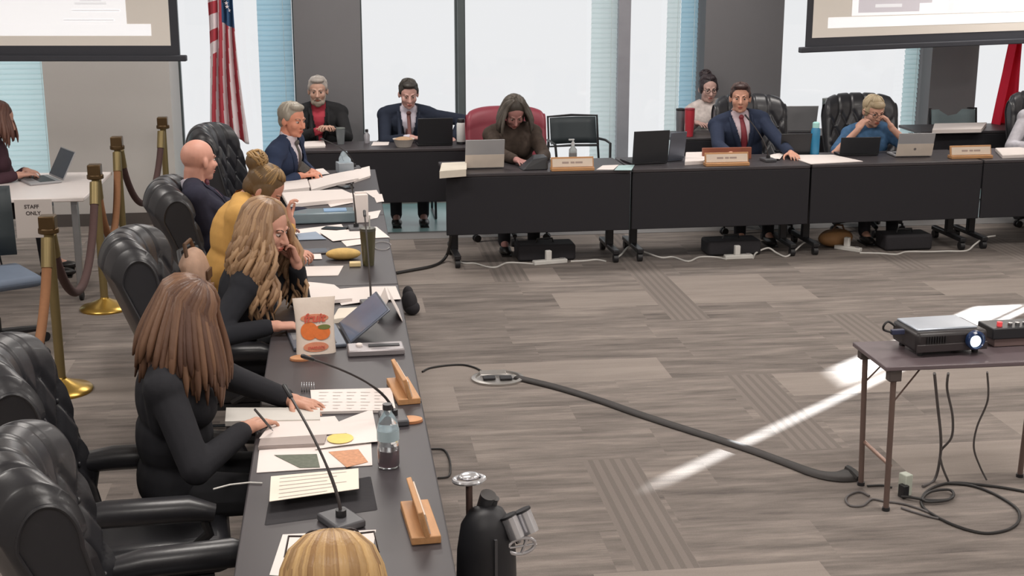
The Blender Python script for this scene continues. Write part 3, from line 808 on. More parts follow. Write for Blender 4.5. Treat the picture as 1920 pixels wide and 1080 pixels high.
    MB().ell(H(0, .0965, -.0605), (.021*hs, .006*hs, .0045*hs), RH, 14, 8).ell(H(0, .0945, -.0695), (.018*hs, .006*hs, .005*hs), RH, 14, 8).build('lips', M('lips_%d_%d_%d' % lipc, lipc, .5), body)
    if beard:
        bm_ = hairmat('beard_%d_%d_%d' % beard, beard)
        def bf(q):
            q.ell(H(0, .052, -.092), (.050*hs, .050*hs, .038*hs), RH); q.ell(H(0, .070, -.108), (.030*hs, .030*hs, .026*hs), RH)
            for sx in (-1, 1): q.caps(H(.060*sx, .018, -.03), H(.040*sx, .055, -.095), .014, .022); q.caps(H(.004*sx, .100, -.048), H(.028*sx, .088, -.062), .0065)
        bo = dress('beard', bf, bm_, .005, 2)
    if glasses:
        gm = M('glasses_dark', (46, 36, 36), .3); mbx = MB()
        for sx in (-1, 1):
            pts = [H(.033*sx+.024*math.cos(a), .104-.012*abs(math.cos(a)*.6)-specs_up*.0, .004+.018*math.sin(a)+specs_up) for a in [2*PI*i/20 for i in range(21)]]
            mbx.tube(pts, .0022, 6)
            mbx.tube([H(.057*sx, .096-specs_up*.35, .010+specs_up), H(.084*sx, .05-specs_up*.35, .010+specs_up), H(.092*sx, -.01, .004+specs_up*.7)], .0022, 6)
        mbx.tube([H(-.010, .104-specs_up*.35, .008+specs_up), H(0, .110-specs_up*.35, .010+specs_up), H(.010, .104-specs_up*.35, .008+specs_up)], .002, 6)
        mbx.build('glasses', gm, body)
    # hair
    if hair:
        st = hair['style']; hm = hairmat('hair_%d_%d_%d' % hair['c'], hair['c'], hair.get('c2'))
        def cap(q, g=0.0):
            q.ell(H(0, -.026, .042), (.087*hs+g, .100*hs+g, .090*hs+g), RH, 24, 16)
            q.ell(H(0, -.052, -.010), (.070*hs+g, .062*hs+g, .075*hs+g), RH)
            if st == 'short':
                q.ell(H(0, .030, .100), (.062*hs, .050*hs, .028*hs), RH)
                for sx in (-1, 1): q.ell(H(.076*sx, .008, .034), (.013*hs, .026*hs, .034*hs), RH)
            elif st == 'fringe':
                q.ell(H(0, .040, .075), (.066*hs, .052*hs, .036*hs), RH)
                for sx in (-1, 1): q.ell(H(.066*sx, .004, .012), (.020*hs, .040*hs, .050*hs), RH)
            else:
                for sx in (-1, 1): q.ell(H(.067*sx, .000, .010), (.024*hs, .050*hs, .060*hs), RH)
        q = MB(); cap(q)
        if st == 'bun':
            q.ell(H(0, -.125, .085), (.060, .055, .055), RH); 
        me = blob(q, .006, 2); full = MB()
        full._add([v.co for v in me.vertices], [list(p.vertices) for p in me.polygons]); bpy.data.meshes.remove(me)
        rnd = random.Random(hash(label) % 999 if False else len(label)*17+3)
        ln = hair.get('len', 0); wav = hair.get('wave', 0); face = math.radians(hair.get('face', 48)); nl = hair.get('n', 120)
        if ln:
            for i in range(nl):
                a = face+(2*PI-2*face)*(i+rnd.random()*.8)/nl        # angle from the face round the head
                dx, dy = math.sin(a), math.cos(a); pts = []
                for el in (78, 58, 36, 14):
                    e = math.radians(el)
                    pts.append(H(dx*math.cos(e)*.091, -.022+dy*math.cos(e)*.104, .036+math.sin(e)*.094))
                st0 = pts[-1]; out = (RH @ V((dx, dy, 0))); out.z = 0; l2 = ln*(.72+.36*rnd.random()); ph = rnd.random()*6
                bk = .5+.5*(-dy)
                for j in range(1, 10):
                    t = j/9; fl = hair.get('flare', .05)
                    p = st0+V((0, 0, -1))*l2*t+out*(fl*math.sin(PI*min(1, t*1.05)*.6))+V((math.cos(ph), math.sin(ph), 0))*(.012*t)
                    p += out*(hair.get('back', .0)*bk*t)
                    if wav: p += (out.cross(V((0, 0, 1)))*math.sin(t*13+ph)+out*math.cos(t*13+ph))*wav*min(1, t*2)
                    pts.append(p)
                r = .0095+.006*rnd.random(); k_ = len(pts)
                full.lock = max(.001, rnd.random()*hair.get('mix', .8))
                full.tube(pts, [r*.5, r*.8]+[r]*(k_-4)+[r*.7, r*.25], 6)
            full.lock = None
        else:
            for i in range(hair.get('n', 60)):
                a = rnd.random()*2*PI; dx, dy = math.sin(a), math.cos(a); pts = []
                if st == 'bun': tgt = H(0, -.10, .07)
                lo = 40 if dy > .35 else (0 if dy > -.2 else -28)
                for t in (0, .33, .66, 1):
                    e = math.radians(82+(lo-82)*t); pts.append(H(dx*math.cos(e)*.085, -.020+dy*math.cos(e)*.103, .040+math.sin(e)*.093))
                full.lock = max(.001, rnd.random()*hair.get('mix', .7)); full.tube(pts, [.003, .0065, .006, .002], 6)
            full.lock = None
        if st == 'bun':
            for i in range(26):
                a = rnd.random()*2*PI; b = rnd.random()*PI; c = H(0, -.125, .085); full.lock = max(.001, rnd.random()*.9)
                ax = Rz(a) @ Rx(b); full.tube([c+RH @ (ax @ V((.058*math.cos(q), .058*math.sin(q), 0))) for q in [i2*.35 for i2 in range(7)]], [.003, .006, .007, .007, .007, .006, .003], 6)
            full.lock = None
        full.build('hair', hm, body, angle=180)
    return body, H, arms

Z = V((0, 0, 0))
# --- left row, near to far
p1, H1, A1 = person('woman in black with long straight brown hair, writing on papers', (-.60, 4.62), -90, (-.525, 4.58, 1.165), (-4, -34, 0),
    [at(545, 750, .775), at(462, 803, .780)], (198, 148, 126), dict(style='long', c=(82, 58, 48), c2=(124, 92, 70), len=.30, face=26, flare=.035, back=.10, n=190), (42, 42, 46), legs=(36, 36, 40), vox=.005, fem=True, curl=.55, wide=1.02,
    elbow=[(-.9, .3, -.5), (.8, -.1, -.7)])
p2, H2, A2 = person('woman in black with long wavy blonde hair, resting her chin on one hand', (-.54, 6.22), -92, (-.325, 6.06, 1.165), (-24, -20, 0),
    [V((-.20, 6.10, .985)), at(512, 612, .785)], (205, 152, 132), dict(style='long', c=(128, 98, 74), c2=(186, 152, 118), len=.44, wave=.022, face=52, flare=.07, n=150, mix=.9), (42, 43, 48), legs=(36, 36, 40), vox=.005, fem=True,
    elbow=[(-.3, .5, -.9), (.8, -.1, -.7)], handdir=[(-.25, -.15, .8), None], curl=1.0)
p3, H3, A3 = person('woman in a mustard top with her hair in a bun, head bowed', (-.58, 6.98), -90, (-.38, 7.02, 1.175), (-6, -42, 0),
    [V((-.26, 7.20, .80)), V((-.25, 6.94, 1.00))], (200, 146, 126), dict(style='bun', c=(104, 82, 56), c2=(178, 142, 92), n=90, mix=.8), (206, 160, 92), legs=(60, 52, 48), wide=1.22, fem=True, nk=(0, -.085, -.085), curl=.9, handdir=[None, (-.1, .1, .9)])
p4, H4, A4 = person('bald man in a dark navy suit, turned away to the right', (-.66, 7.62), -86, (-.775, 7.72, 1.225), (34, -4, 0),
    [V((-.20, 8.42, .775)), V((-.36, 7.82, .80))], (204, 150, 132), None, (44, 44, 58), vneck=(.06, .24, (206, 200, 212)), tie=(92, 44, 58), collar=True, wide=1.06, topvar=.2)
p5, H5, A5 = person('grey-haired man in a navy suit speaking with his hands on the papers', (-.50, 10.06), -108, (-.315, 9.92, 1.175), (-22, -10, 0),
    [at(585, 322, .79), at(560, 330, .79)], (210, 142, 116), dict(style='short', c=(150, 142, 130), c2=(206, 198, 184), n=80), (50, 60, 84), vneck=(.075, .36, (214, 206, 214)), tie=(88, 84, 80), collar=True, wide=1.08, brow=(120, 104, 92))
# --- behind the window tables
p6, H6, A6 = person('bearded grey-haired man in a black jacket over a red shirt', (-.14, 12.30), 180, atY(596, 170, 12.16), (-3, -8, 0),
    [V((-.05, 11.80, .86)), V((-.13, 11.80, .86))], (190, 150, 132), dict(style='short', c=(160, 152, 146), c2=(214, 208, 204), n=60), (40, 40, 42), vneck=(.062, .34, (168, 50, 66)), wide=1.08, beard=(150, 138, 126), curl=.8, brow=(120, 108, 98), collar=True)
p7, H7, A7 = person('dark-haired man in a navy suit and patterned tie looking down', (.62, 12.24), 180, atY(766, 176, 11.98), (4, -20, 0),
    [atY(850, 262, 11.85), atY(770, 258, 11.72)], (200, 156, 146), dict(style='short', c=(58, 54, 50), c2=(84, 78, 72), n=60), (40, 46, 60), vneck=(.072, .36, (208, 202, 214)), tie=(104, 66, 62), collar=True, wide=1.16,
    elbow=[(-.95, -.2, .10), (.7, .1, -.7)])
p8, H8, A8 = person('woman with shoulder-length brown hair looking down, in a dark patterned top', (1.43, 11.02), 180, (1.42, 10.80, 1.10), (6, -42, 0),
    [V((1.58, 10.40, .78)), V((1.38, 10.38, .78))], (178, 128, 122), dict(style='long', c=(64, 58, 52), c2=(104, 96, 88), len=.19, face=56, flare=.05, n=90), (70, 60, 54), wide=1.06, fem=True, topvar=.5)
p9, H9, A9 = person('man with short dark hair in a navy suit and plain red tie', (3.40, 11.08), 180, atY(1388, 184, 10.98), (-14, -2, 0),
    [V((3.62, 10.46, .78)), V((3.12, 10.46, .78))], (202, 150, 128), dict(style='short', c=(64, 48, 46), c2=(110, 92, 88), n=60), (44, 52, 72), vneck=(.072, .36, (214, 196, 204)), tie=(138, 52, 62), collar=True, wide=1.12)
p10, H10, A10 = person('woman with dark tied-up hair and glasses in a pale flowered blouse', (3.50, 12.36), 180, atY(1328, 166, 12.34), (2, -12, 0),
    [V((3.42, 11.95, .84)), V((3.24, 11.95, .84))], (196, 160, 150), dict(style='bun', c=(50, 42, 46), c2=(74, 64, 66), n=60), (198, 188, 184), glasses=True, fem=True, topvar=.45)
p11, H11, A11 = person('elderly person with short fair hair in a blue blouse, head resting on both hands', (4.45, 11.02), 180, atY(1638, 208, 10.80), (8, -20, 0),
    [atY(1672, 240, 10.66), atY(1608, 244, 10.66)], (206, 158, 138), dict(style='fringe', c=(170, 152, 124), c2=(214, 198, 168), n=70), (66, 98, 132), glasses=True, fem=True, sleeve=.42, topvar=.5,
    elbow=[(-.9, .5, -.8), (.9, .5, -.8)], handdir=[(-.45, .2, .85), (.6, .2, .8)], curl=.8)
p12, H12, A12 = person('person in a grey checked shirt cut off by the right edge', (5.94, 10.92), 180, (6.00, 10.80, 1.17), (0, -10, 0), None, (196, 150, 130), dict(style='short', c=(90, 74, 62)), (196, 194, 202), topvar=.3)
p13, H13, A13 = person('brown-haired woman working at a laptop at the far left edge', (-2.62, 10.22), -84, (-2.44, 10.30, 1.165), (0, -24, 0),
    [V((-2.28, 10.26, .79)), V((-2.30, 10.06, .79))], (206, 158, 140), dict(style='long', c=(92, 62, 54), c2=(122, 88, 76), len=.22, face=50, n=90), (72, 50, 58), fem=True)
p14, H14, A14 = person('blonde woman with glasses at the near table end, seen from behind', (-.03, 2.20), 0, (-.035, 2.44, 1.155), (0, -26, 0),
    [V((-.18, 2.95, .78)), V((.14, 2.95, .78))], (206, 158, 140), dict(style='long', c=(146, 112, 76), c2=(208, 172, 120), len=.30, face=50, flare=.02, n=150, mix=.95), (60, 56, 60), glasses=True, fem=True, specs_up=.115)
# ------------------------------------------------------------------ papers and things on the left row
paper = M('paper_white', (226, 217, 213), .85, var=.02, scale=6)
paper_w = M('paper_cream', (232, 222, 208), .85, var=.02, scale=6)
printg = M('print_grey', (192, 184, 180), .85); printd = M('print_dark', (110, 104, 104), .85)
TT = .7405
def quad_pts(pix, z, n=6, curl=0.0):
    a, b, c, d = [at(x, y, z) for x, y in pix]       # order: far-left, far-right, near-right, near-left
    P = []
    for i in range(n+1):
        t = i/n; row = []
        for j in range(n+1):
            q = j/n; p = (a.lerp(b, q)).lerp(d.lerp(c, q), t)
            p = p+V((0, 0, curl*(math.sin(PI*q)*.6+q*q*.4)*(1 if curl > 0 else 1)))
            row.append(p)
        P.append(row)
    return P
def centred(P):
    c = V((0, 0, 0)); n = 0
    for r in P:
        for p in r: c += p; n += 1
    c /= n; return [[p-c for p in r] for r in P], c
def sheet(name, pix, label, z=TT, th=.0015, m_=None, curl=0.0, cat='paper', group='papers on the left row', lines=0, lm=None):
    P = quad_pts(pix, z+th+.0004, 6, curl); P, c = centred(P)
    o = MB().slab(P, th).build(name, m_ or paper); o.location = c; tag(o, label, cat, group)
    if lines:
        mb = MB(); A, B, C_, D_ = P[0][0], P[0][-1], P[-1][-1], P[-1][0]
        for i in range(lines):
            t = .12+.78*i/max(1, lines-1); l = A.lerp(D_, t); r = B.lerp(C_, t); e = .86-.22*((i*7) % 3)/2
            a = l.lerp(r, .10); b = l.lerp(r, e); dn = (D_-A)*.018
            up = V((0, 0, .0012+max(0, curl)))
            mb._add([a+up, b+up, b+dn+up, a+dn+up], [(0, 1, 2, 3)])
        mb.build('print', lm or printg, o, smooth=False)['kind'] = 'stuff'
    return o
def stack(pix, label, z=TT, th=.02, m_=None, cat='papers', group='papers on the left row', n=4, curl=0.0):
    P = quad_pts(pix, z+th, 6, curl); P, c = centred(P)
    o = MB().slab(P, th).build('paper_stack', m_ or paper); o.location = c; tag(o, label, cat, group)
    P2 = [[p*1.0+V((.004, .003, .0025)) for p in r] for r in P]
    MB().slab(P2, .002).build('top_sheet', m_ or paper, o)
    return o
sheet('document', [(530, 1002), (705, 993), (690, 1090), (505, 1078)], 'white sheet in front of the blonde woman at the near table end', lines=0)
# laptop case with a sheet
P = quad_pts([(502, 905), (698, 872), (712, 938), (490, 968)], TT+.034, 4); P, c = centred(P)
o = MB().slab(P, .033).build('laptop_case', M('nylon_black', (40, 38, 42), .85, bump=.2)); o.location = c
md = o.modifiers.new('bevel', 'BEVEL'); md.width = .012; md.segments = 3; tag(o, 'black padded laptop case lying on the near table under a typed sheet', 'case')
sheet('document', [(508, 893), (672, 878), (673, 916), (505, 940)], 'typed sheet lying on the black laptop case', z=TT+.036, lines=6, m_=paper_w)
sheet('brochure', [(486, 844), (696, 830), (698, 872), (481, 886)], 'pale leaflet with a green picture and an orange picture', z=TT, th=.002, cat='leaflet')
MG = M('picture_green', (92, 98, 84), .6, var=.5, scale=60); MO = M('picture_orange', (196, 140, 104), .6, var=.45, scale=70)
def patch(pix, m_, label, z, name='photo_print'):
    P, c = centred(quad_pts(pix, z, 3)); o = MB().slab(P, .001).build(name, m_); o.location = c; return tag(o, label, 'card', 'picture cards on the leaflet')
patch([(514, 853), (594, 851), (600, 876), (562, 877), (556, 869), ][:4], MG, 'green picture card lying on the pale leaflet', TT+.0042)
patch([(616, 847), (672, 842), (690, 866), (650, 876)], MO, 'orange picture card lying on the pale leaflet', TT+.0042)
stack([(488, 822), (612, 812), (606, 833), (484, 838)], 'thin stack of papers with a grey edge between the writing woman and the leaflet', TT, .012, M('paper_grey', (168, 156, 152), .9))  # whole stack in grey paper
sheet('document', [(512, 788), (628, 780), (650, 812), (486, 822)], 'white sheet the long-haired woman is writing on', z=TT+.0135)
o = sheet('document', [(622, 796), (698, 768), (710, 828), (590, 842)], 'slanted white sheet with a yellow highlighted oval', z=TT+.006, curl=.004)
P, c = centred(quad_pts([(600, 810), (668, 808), (668, 830), (600, 834)], TT+.0135, 2))
mb = MB().lathe([(.05, 0), (.05, .0008)], (0, 0, 0), 28, sx=.9, sy=1.0); k = mb.build('highlight', M('highlighter_yellow', (232, 204, 120), .8, var=.1, scale=40), o)
k.location = at(638, 822, TT+.0135)-o.location
o = thing('binder', 'white binder under the left hand of the writing woman', 'binder', tuple(at(500, 775, TT)), group=None)
a_, b_, c_, d_ = [at(x, y, TT+.02)-o.location for x, y in ((424, 764), (600, 764), (600, 786), (422, 790))]
MB().slab([[a_, b_], [d_, c_]], .018).build('cover', M('binder_white', (206, 202, 196), .6), o)
o = sheet('notebook', [(582, 731), (734, 727), (742, 768), (586, 772)], 'spiral notebook with typed pages beside the wooden name plate', z=TT, th=.010, cat='notebook', group=None, lines=0)
mbn = MB()
for i in range(5):
    for j in range(6):
        a = at(598+i*26, 735+j*6, TT+.0117)-o.location; b_ = at(616+i*26-(j % 3)*4, 735+j*6, TT+.0117)-o.location
        mbn._add([a, b_, b_-V((0, .005, 0)), a-V((0, .005, 0))], [(0, 1, 2, 3)])
mbn.build('print', printg, o, smooth=False)['kind'] = 'stuff'
mb = MB()
for i in range(6):
    c = at(566+i*4.6, 727, TT+.012)-o.location; mb.tube([c+V((.004*math.sin(q)*0, .017*math.cos(q), .017*math.sin(q)+.004)) for q in [2*PI*t/12 for t in range(13)]], .0018, 6)
mb.build('spiral', steel, o)
# wooden name plates, seen from the side on the left row
wood = M('name_plate_wood', (188, 140, 96), .5, var=.25, scale=12, stretch=(1, 6, 6)); plate = M('name_plate_face', (222, 206, 190), .5)
wooddark = M('name_plate_wood_dark', (112, 74, 46), .5)
def name_plate(label, c, rz, w=.30, txt=True):
    o = thing('name_plate', label, 'name plate', tuple(c), rz, 'wooden name plates')
    MB().box((0, .0, .012), (w, .085, .024)).build('base', wood, o, bevel=.003)
    R_ = Rx(math.radians(-14))
    MB().box((0, .006, .058), (w, .016, .085), R_).build('back_board', wood, o, bevel=.003)
    MB().box((0, -.005, .058), (w-.02, .004, .062), R_).build('face', plate, o)
    if txt:
        mb = MB()
        for q, (x, l_) in enumerate(((-.055, .05), (0, .03), (.05, .055))): mb.box((x, -.0078, .060), (l_, .001, .014), R_)
        mb.build('lettering', M('plate_print', (168, 150, 142), .7), o)
    return o
name_plate('wooden name plate facing the floor beside the spiral notebook', at(756, 738, TT), math.radians(97), .27)
name_plate('wooden name plate at the near right corner of the left row', at(788, 985, TT), math.radians(94), .27)
o = thing('tent_card', 'white folded tent card at the table edge beyond the pouch', 'card', tuple(at(728, 592, TT)), math.radians(92))
MB().box((0, .03, .055), (.22, .003, .12), Rx(.45)).build('panel', paper, o); MB().box((0, -.03, .055), (.22, .003, .12), Rx(-.45)).build('panel', paper, o)
# pouch of fruit sweets
o = thing('snack_pouch', 'standing white snack pouch with orange fruit printed on it', 'snack pouch', tuple(at(593, 661, TT)), math.radians(6))
rows = []
for i in range(15):
    t = i/14; wd = .083-.006*math.sin(PI*t)+.006*t; th = .030*(1-t)**.7+.0015; row = []
    for j in range(24):
        a = 2*PI*j/24; row.append((wd*math.copysign(abs(math.cos(a))**.45, math.cos(a)), th*math.copysign(abs(math.sin(a))**.9, math.sin(a))+.05*t*.6, .232*t))
    rows.append(row)
mb = MB()
P = [[rows[i][j] for i in range(15)] for j in range(24)]
mb.grid(P, True); mb._add([rows[0][j] for j in range(24)], [tuple(range(23, -1, -1))]); mb._add([rows[-1][j] for j in range(24)], [tuple(range(24))])
pb = mb.build('pouch_body', M('pouch_white', (216, 202, 190), .45, var=.06, scale=30, bump=.3, bscale=40), o)
orange = M('print_orange', (214, 112, 50), .5, var=.18, scale=60); leaf = M('print_leaf', (106, 112, 56), .5); peach = M('print_salmon', (206, 134, 104), .5, var=.15, scale=60); redp = M('print_red', (196, 84, 66), .5)
fy = lambda z: -.0285*(1-z/.232)**.7-.004+.03*z/.232
def disc(c, rx, rz_, m_, nm):
    pts = [(c[0]+rx*math.cos(a), fy(c[1]+rz_*math.sin(a))-c[2], c[1]+rz_*math.sin(a)) for a in [2*PI*i/24 for i in range(24)]]
    pts2 = [(x, y+.003, z) for x, y, z in pts]
    MB()._add(pts+pts2, [tuple(range(24)), tuple(range(47, 23, -1))]+[(i, (i+1) % 24, 24+(i+1) % 24, 24+i) for i in range(24)]).build(nm, m_, pb, smooth=False)
disc((-.026, .098, .001), .036, .036, orange, 'printed_orange'); disc((.024, .090, .002), .036, .030, orange, 'printed_orange'); disc((.036, .112, .003), .026, .010, leaf, 'printed_leaf')
disc((-.002, .032, .001), .052, .020, peach, 'printed_label'); disc((-.002, .150, .001), .058, .016, peach, 'printed_label')
text('fruit', .052, (-.004, fy(.150)-.0045, .150), (PI/2-.2, 0, 0), redp, pb, shear=.25, bold=True)
text('sweets', .026, (-.002, fy(.032)-.0045, .032), (PI/2-.35, 0, 0), redp, pb, shear=.2)
o = sheet('document', [(544, 668), (576, 668), (582, 678), (546, 680)], 'x')
bpy.data.objects.remove(o)
def oval(px_, py_, label):
    o = thing('wooden_disc', label, 'disc', tuple(at(px_, py_, TT)), 0, 'tan oval wooden discs')
    MB().lathe([(.040, 0), (.044, .004), (.044, .010), (.036, .013)], n=28, sx=1, sy=.75).build('disc', M('disc_tan', (206, 150, 108), .5), o)
    MB().lathe([(.046, 0), (.046, .003)], n=28, sx=1, sy=.78).build('rim', M('disc_rim', (150, 100, 70), .5), o)
oval(564, 674, 'tan oval wooden disc just in front of the snack pouch'); oval(769, 790, 'tan oval wooden disc beside the clear water bottle')
# desk device
o = thing('desk_phone_unit', 'flat silver desk unit with a dark slot between pouch and name plate', 'desk unit', tuple(at(706, 667, TT)), math.radians(2))
MB().box((0, .05, .014), (.235, .12, .028)).build('body', M('device_silver', (158, 152, 154), .35, .5), o, bevel=.006)
MB().box((.035, .052, .0295), (.13, .032, .004)).build('slot', blackplastic, o); MB().lathe([(.014, 0), (.014, .008), (.01, .011)], (-.068, .062, .028)).build('button', paper, o)
# laptops
def laptop(label, c, rz, col, open_=112, w=.33, d=.225, screen_col=(60, 74, 90), logo=False, lowband=False, group=None):
    'origin: hinge line on the table; keyboard towards -Y, lid rises at the hinge'
    o = thing('laptop', label, 'laptop', tuple(c), rz, group)
    MB().box((0, -d/2, .009), (w, d, .016)).build('base', col, o, bevel=.004)
    kb = MB().box((0, -d*.42, .0178), (w-.04, d*.48, .0015)).build('keyboard', blackplastic, o)
    MB().box((0, -d*.83, .0175), (w*.34, d*.24, .001)).build('trackpad', M('trackpad_grey', (120, 122, 126), .4), o)
    R_ = Rx(math.radians(open_-90)*-1)
    l = MB().box((0, .004, d/2+.008), (w, .008, d)).build('lid', col, o, bevel=.003)
    l.rotation_euler = (-math.radians(open_-90), 0, 0); l.location = (0, .002, .010)
    MB().box((0, -.0008, d/2+.010), (w-.02, .001, d-.02)).build('screen', M('screen_%d_%d_%d' % screen_col, screen_col, .12), l)
    if lowband: MB().box((0, .0088, .055), (w, .002, .105)).build('lower_panel', M('lid_panel_cream', (208, 196, 184), .6), l)
    if logo: MB().cyl((0, .0095, .062), (0, .0108, .062), .011).build('emblem', M('emblem_grey', (120, 116, 116), .4), l)
    return o
silver = M('laptop_silver', (164, 164, 167), .4, .15, var=.04); slate = M('laptop_slate', (104, 110, 122), .4, .5, var=.05); lblack = M('laptop_black', (38, 39, 43), .4)
laptop('slate laptop in front of the wavy-haired blonde woman, lid leaning far back', at(640, 632, TT), math.radians(-82), slate, 142, screen_col=(112, 124, 146))
laptop('silver laptop on the white table at far left', (-2.05, 10.12, .742), math.radians(-62), silver, 118)
laptop('black laptop in front of the dark-haired man in navy', tuple(atY(816, 277, 11.5)), math.radians(182), lblack, 98, w=.30)
for q in [o for o in COL.objects if o.name.startswith('laptop') and o.parent is None]: q.location.z = .7415
def on_back(px_, py_, z=.7415): return at(px_, py_, z)
laptop('silver tablet laptop with a pale lower panel in front of the red chair', on_back(908, 316), math.radians(182), silver, 104, w=.30, lowband=True, d=.22)
laptop('black laptop standing open left of the man with the red tie', on_back(1218, 308), math.radians(190), lblack, 96, w=.30, d=.25)
laptop('dark laptop turned sideways right behind the black one', on_back(1266, 302), math.radians(205), slate, 98, w=.16, d=.22)
laptop('silver tablet laptop with a cream panel and round emblem, right of the elderly person', on_back(1712, 294), math.radians(178), silver, 106, w=.30, logo=True, lowband=True, d=.19)
laptop('black laptop in front of the elderly person', on_back(1610, 292), math.radians(178), lblack, 100, w=.33, d=.14)
laptop('black laptop behind the blue water bottle', on_back(1492, 290), math.radians(178), lblack, 98, w=.27, d=.16)
laptop('large silver laptop on the second-row table behind the blue bottle', (atY(1492, 250, 11.92).x, 11.92, .742), math.radians(176), silver, 104, w=.36, d=.24)
o = sheet('document', [(1008, 296), (1036, 296), (1030, 320), (984, 320)], 'x'); bpy.data.objects.remove(o)
# long papers beyond the pouch
o = stack([(535, 528), (625, 536), (660, 562), (560, 572)], 'open white booklet with sketches beyond the snack pouch', TT, .014, curl=.008)
sheet('document', [(622, 543), (742, 538), (752, 562), (640, 572)], 'white creased sheet between the open booklet and the tent card', z=TT+.002, curl=.010)
stack([(634, 579), (688, 576), (682, 592), (622, 600)], 'small white block of notes in front of the open booklet', TT, .018, paper_w)
sheet('document', [(552, 500), (644, 498), (634, 516), (531, 518)], 'clean white sheet in front of the yellow roll', th=.004)
sheet('document', [(548, 431), (640, 420), (648, 432), (560, 446)], 'white papers by the chin of the wavy-haired blonde woman', z=TT)
sheet('folder', [(556, 438), (592, 434), (612, 448), (560, 450)], 'blue-grey folder on the white papers', z=TT+.003, m_=M('folder_blue', (136, 150, 168), .6), cat='folder')
sheet('document', [(600, 436), (668, 430), (700, 446), (624, 452)], 'white paper right of the blue-grey folder', z=TT+.004, curl=.006)
sheet('document', [(686, 426), (706, 425), (731, 445), (704, 446)], 'white paper corner at the table edge behind the tumbler', z=TT+.002)
o = thing('tablet', 'dark tablet lying behind the clean white sheet', 'tablet', tuple(at(585, 473, TT)), math.radians(4)); MB().box((0, 0, .005), (.20, .13, .009)).build('body', M('tablet_frame', (70, 66, 70), .4), o, bevel=.003); MB().box((0, 0, .0098), (.165, .10, .001)).build('screen', M('tablet_screen', (110, 118, 128), .15), o)
o = MB().ell((0, 0, .03), (.095, .048, .032), None, 24, 14).build('bread_roll', M('bread_yellow', (206, 172, 104), .7, var=.25, scale=30, bump=.5)); o.location = at(644, 486, TT); tag(o, 'yellow bread roll lying on the third table of the left row', 'bread roll')
o = MB().box((0, 0, .012), (.06, .045, .022)).build('snack_box', M('box_cream', (228, 204, 154), .6), None, bevel=.003); o.location = at(666, 499, TT); tag(o, 'small cream box between the yellow roll and the tumbler', 'box')
clear = M('clear_plastic', (225, 232, 236), .08, trans=.92, var=.02); drink = M('dark_drink', (70, 62, 34), .2, trans=.4)
o = thing('tumbler', 'dark olive tumbler with a straw at the table edge', 'tumbler', tuple(at(691, 497, TT)))
MB().lathe([(.030, 0), (.040, .15), (.042, .19), (.038, .19), (.034, .15), (.026, .01)], n=24).build('cup', M('tumbler_olive', (92, 88, 64), .25, trans=.25), o)
MB().lathe([(.043, .188), (.043, .202), (.03, .206)], n=24).build('lid', M('lid_dark', (74, 74, 66), .4), o); MB().cyl((.008, 0, .10), (.012, 0, .27), .0035).build('straw', M('straw_grey', (190, 190, 184), .4), o)
def water_bottle(label, c, h=.24, r=.033, liquid=None, group=None, capm=None):
    o = thing('water_bottle', label, 'bottle', tuple(c), group=group)
    MB().lathe([(r*.9, 0), (r, .012), (r, h*.30), (r*.93, h*.36), (r, h*.42), (r, h*.62), (r*.8, h*.76), (r*.36, h*.88), (r*.36, h*.93)], n=24).build('bottle_body', clear, o)
    MB().cyl((0, 0, h*.915), (0, 0, h), r*.44).build('cap', capm or M('cap_white', (220, 222, 224), .4), o)
    if liquid: MB().lathe([(r*.86, .006), (r*.95, .014), (r*.95, h*.28)], n=20).build('drink', liquid, o)
    lb = MB().lathe([(r+.0006, h*.44), (r+.0006, h*.60)], n=24).build('label', M('bottle_label', (176, 196, 204), .4), o)
    return o
water_bottle('clear plastic bottle with a pinkish drink on the nearest left table', at(729, 874, TT), .215, .036, M('drink_pink', (120, 76, 88), .2, trans=.5), capm=M('cap_dark', (50, 46, 50), .4))
# far part of the left row
stack([(522, 340), (575, 336), (580, 352), (522, 358)], 'thick white paper stack in front of the grey-haired man', TT, .026)
stack([(578, 338), (664, 320), (672, 336), (584, 356)], 'white fanned papers between the grey-haired man and the tissue box', TT, .018, curl=.010)
stack([(528, 362), (640, 356), (676, 372), (540, 384)], 'long white paper stack in front of the mustard top woman', TT, .022, curl=.004)
stack([(650, 322), (692, 312), (694, 330), (664, 340)], 'white booklet at the far table edge beside the tissue box', TT, .012)
sheet('document', [(682, 358), (706, 356), (714, 369), (700, 370)], 'white paper scrap at the table edge beyond the tall carton', z=TT)
o = thing('tall_carton', 'tall white carton standing at the table edge with papers around it', 'carton', tuple(at(679, 418, TT)), math.radians(8)); MB().box((0, .04, .088), (.082, .082, .176)).build('box', paper, o, bevel=.004); MB().box((0, .04, .182), (.07, .02, .014)).build('fold', paper, o, bevel=.003)
o = thing('clear_box', 'clear plastic food box with blue contents in front of the mustard top woman', 'box', tuple(at(612, 420, TT)), math.radians(3)); MB().box((0, .09, .035), (.40, .17, .065)).build('tub', M('box_clear_blue', (132, 150, 158), .25, trans=.3), o, bevel=.008); MB().box((.06, .09, .069), (.14, .10, .006)).build('label', M('blue_label', (124, 156, 190), .5), o)
sheet('document', [(690, 398), (714, 394), (708, 408), (690, 412)], 'white note next to the tall carton', z=TT)
o = thing('tissue_box', 'grey tissue box with a pale blue tissue pulled up', 'tissue box', tuple(at(650, 326, TT)), math.radians(12)); MB().box((0, .06, .04), (.115, .115, .08)).build('box', M('tissue_box_grey', (150, 158, 166), .7), o, bevel=.004)
rows = [[(.045*math.cos(2*PI*j/14)*(1-i/7)**.8+.012*math.sin(j*2.1+i), .06+.028*math.sin(2*PI*j/14)*(1-i/7)**.8, .078+.085*i/6) for i in range(7)] for j in range(14)]
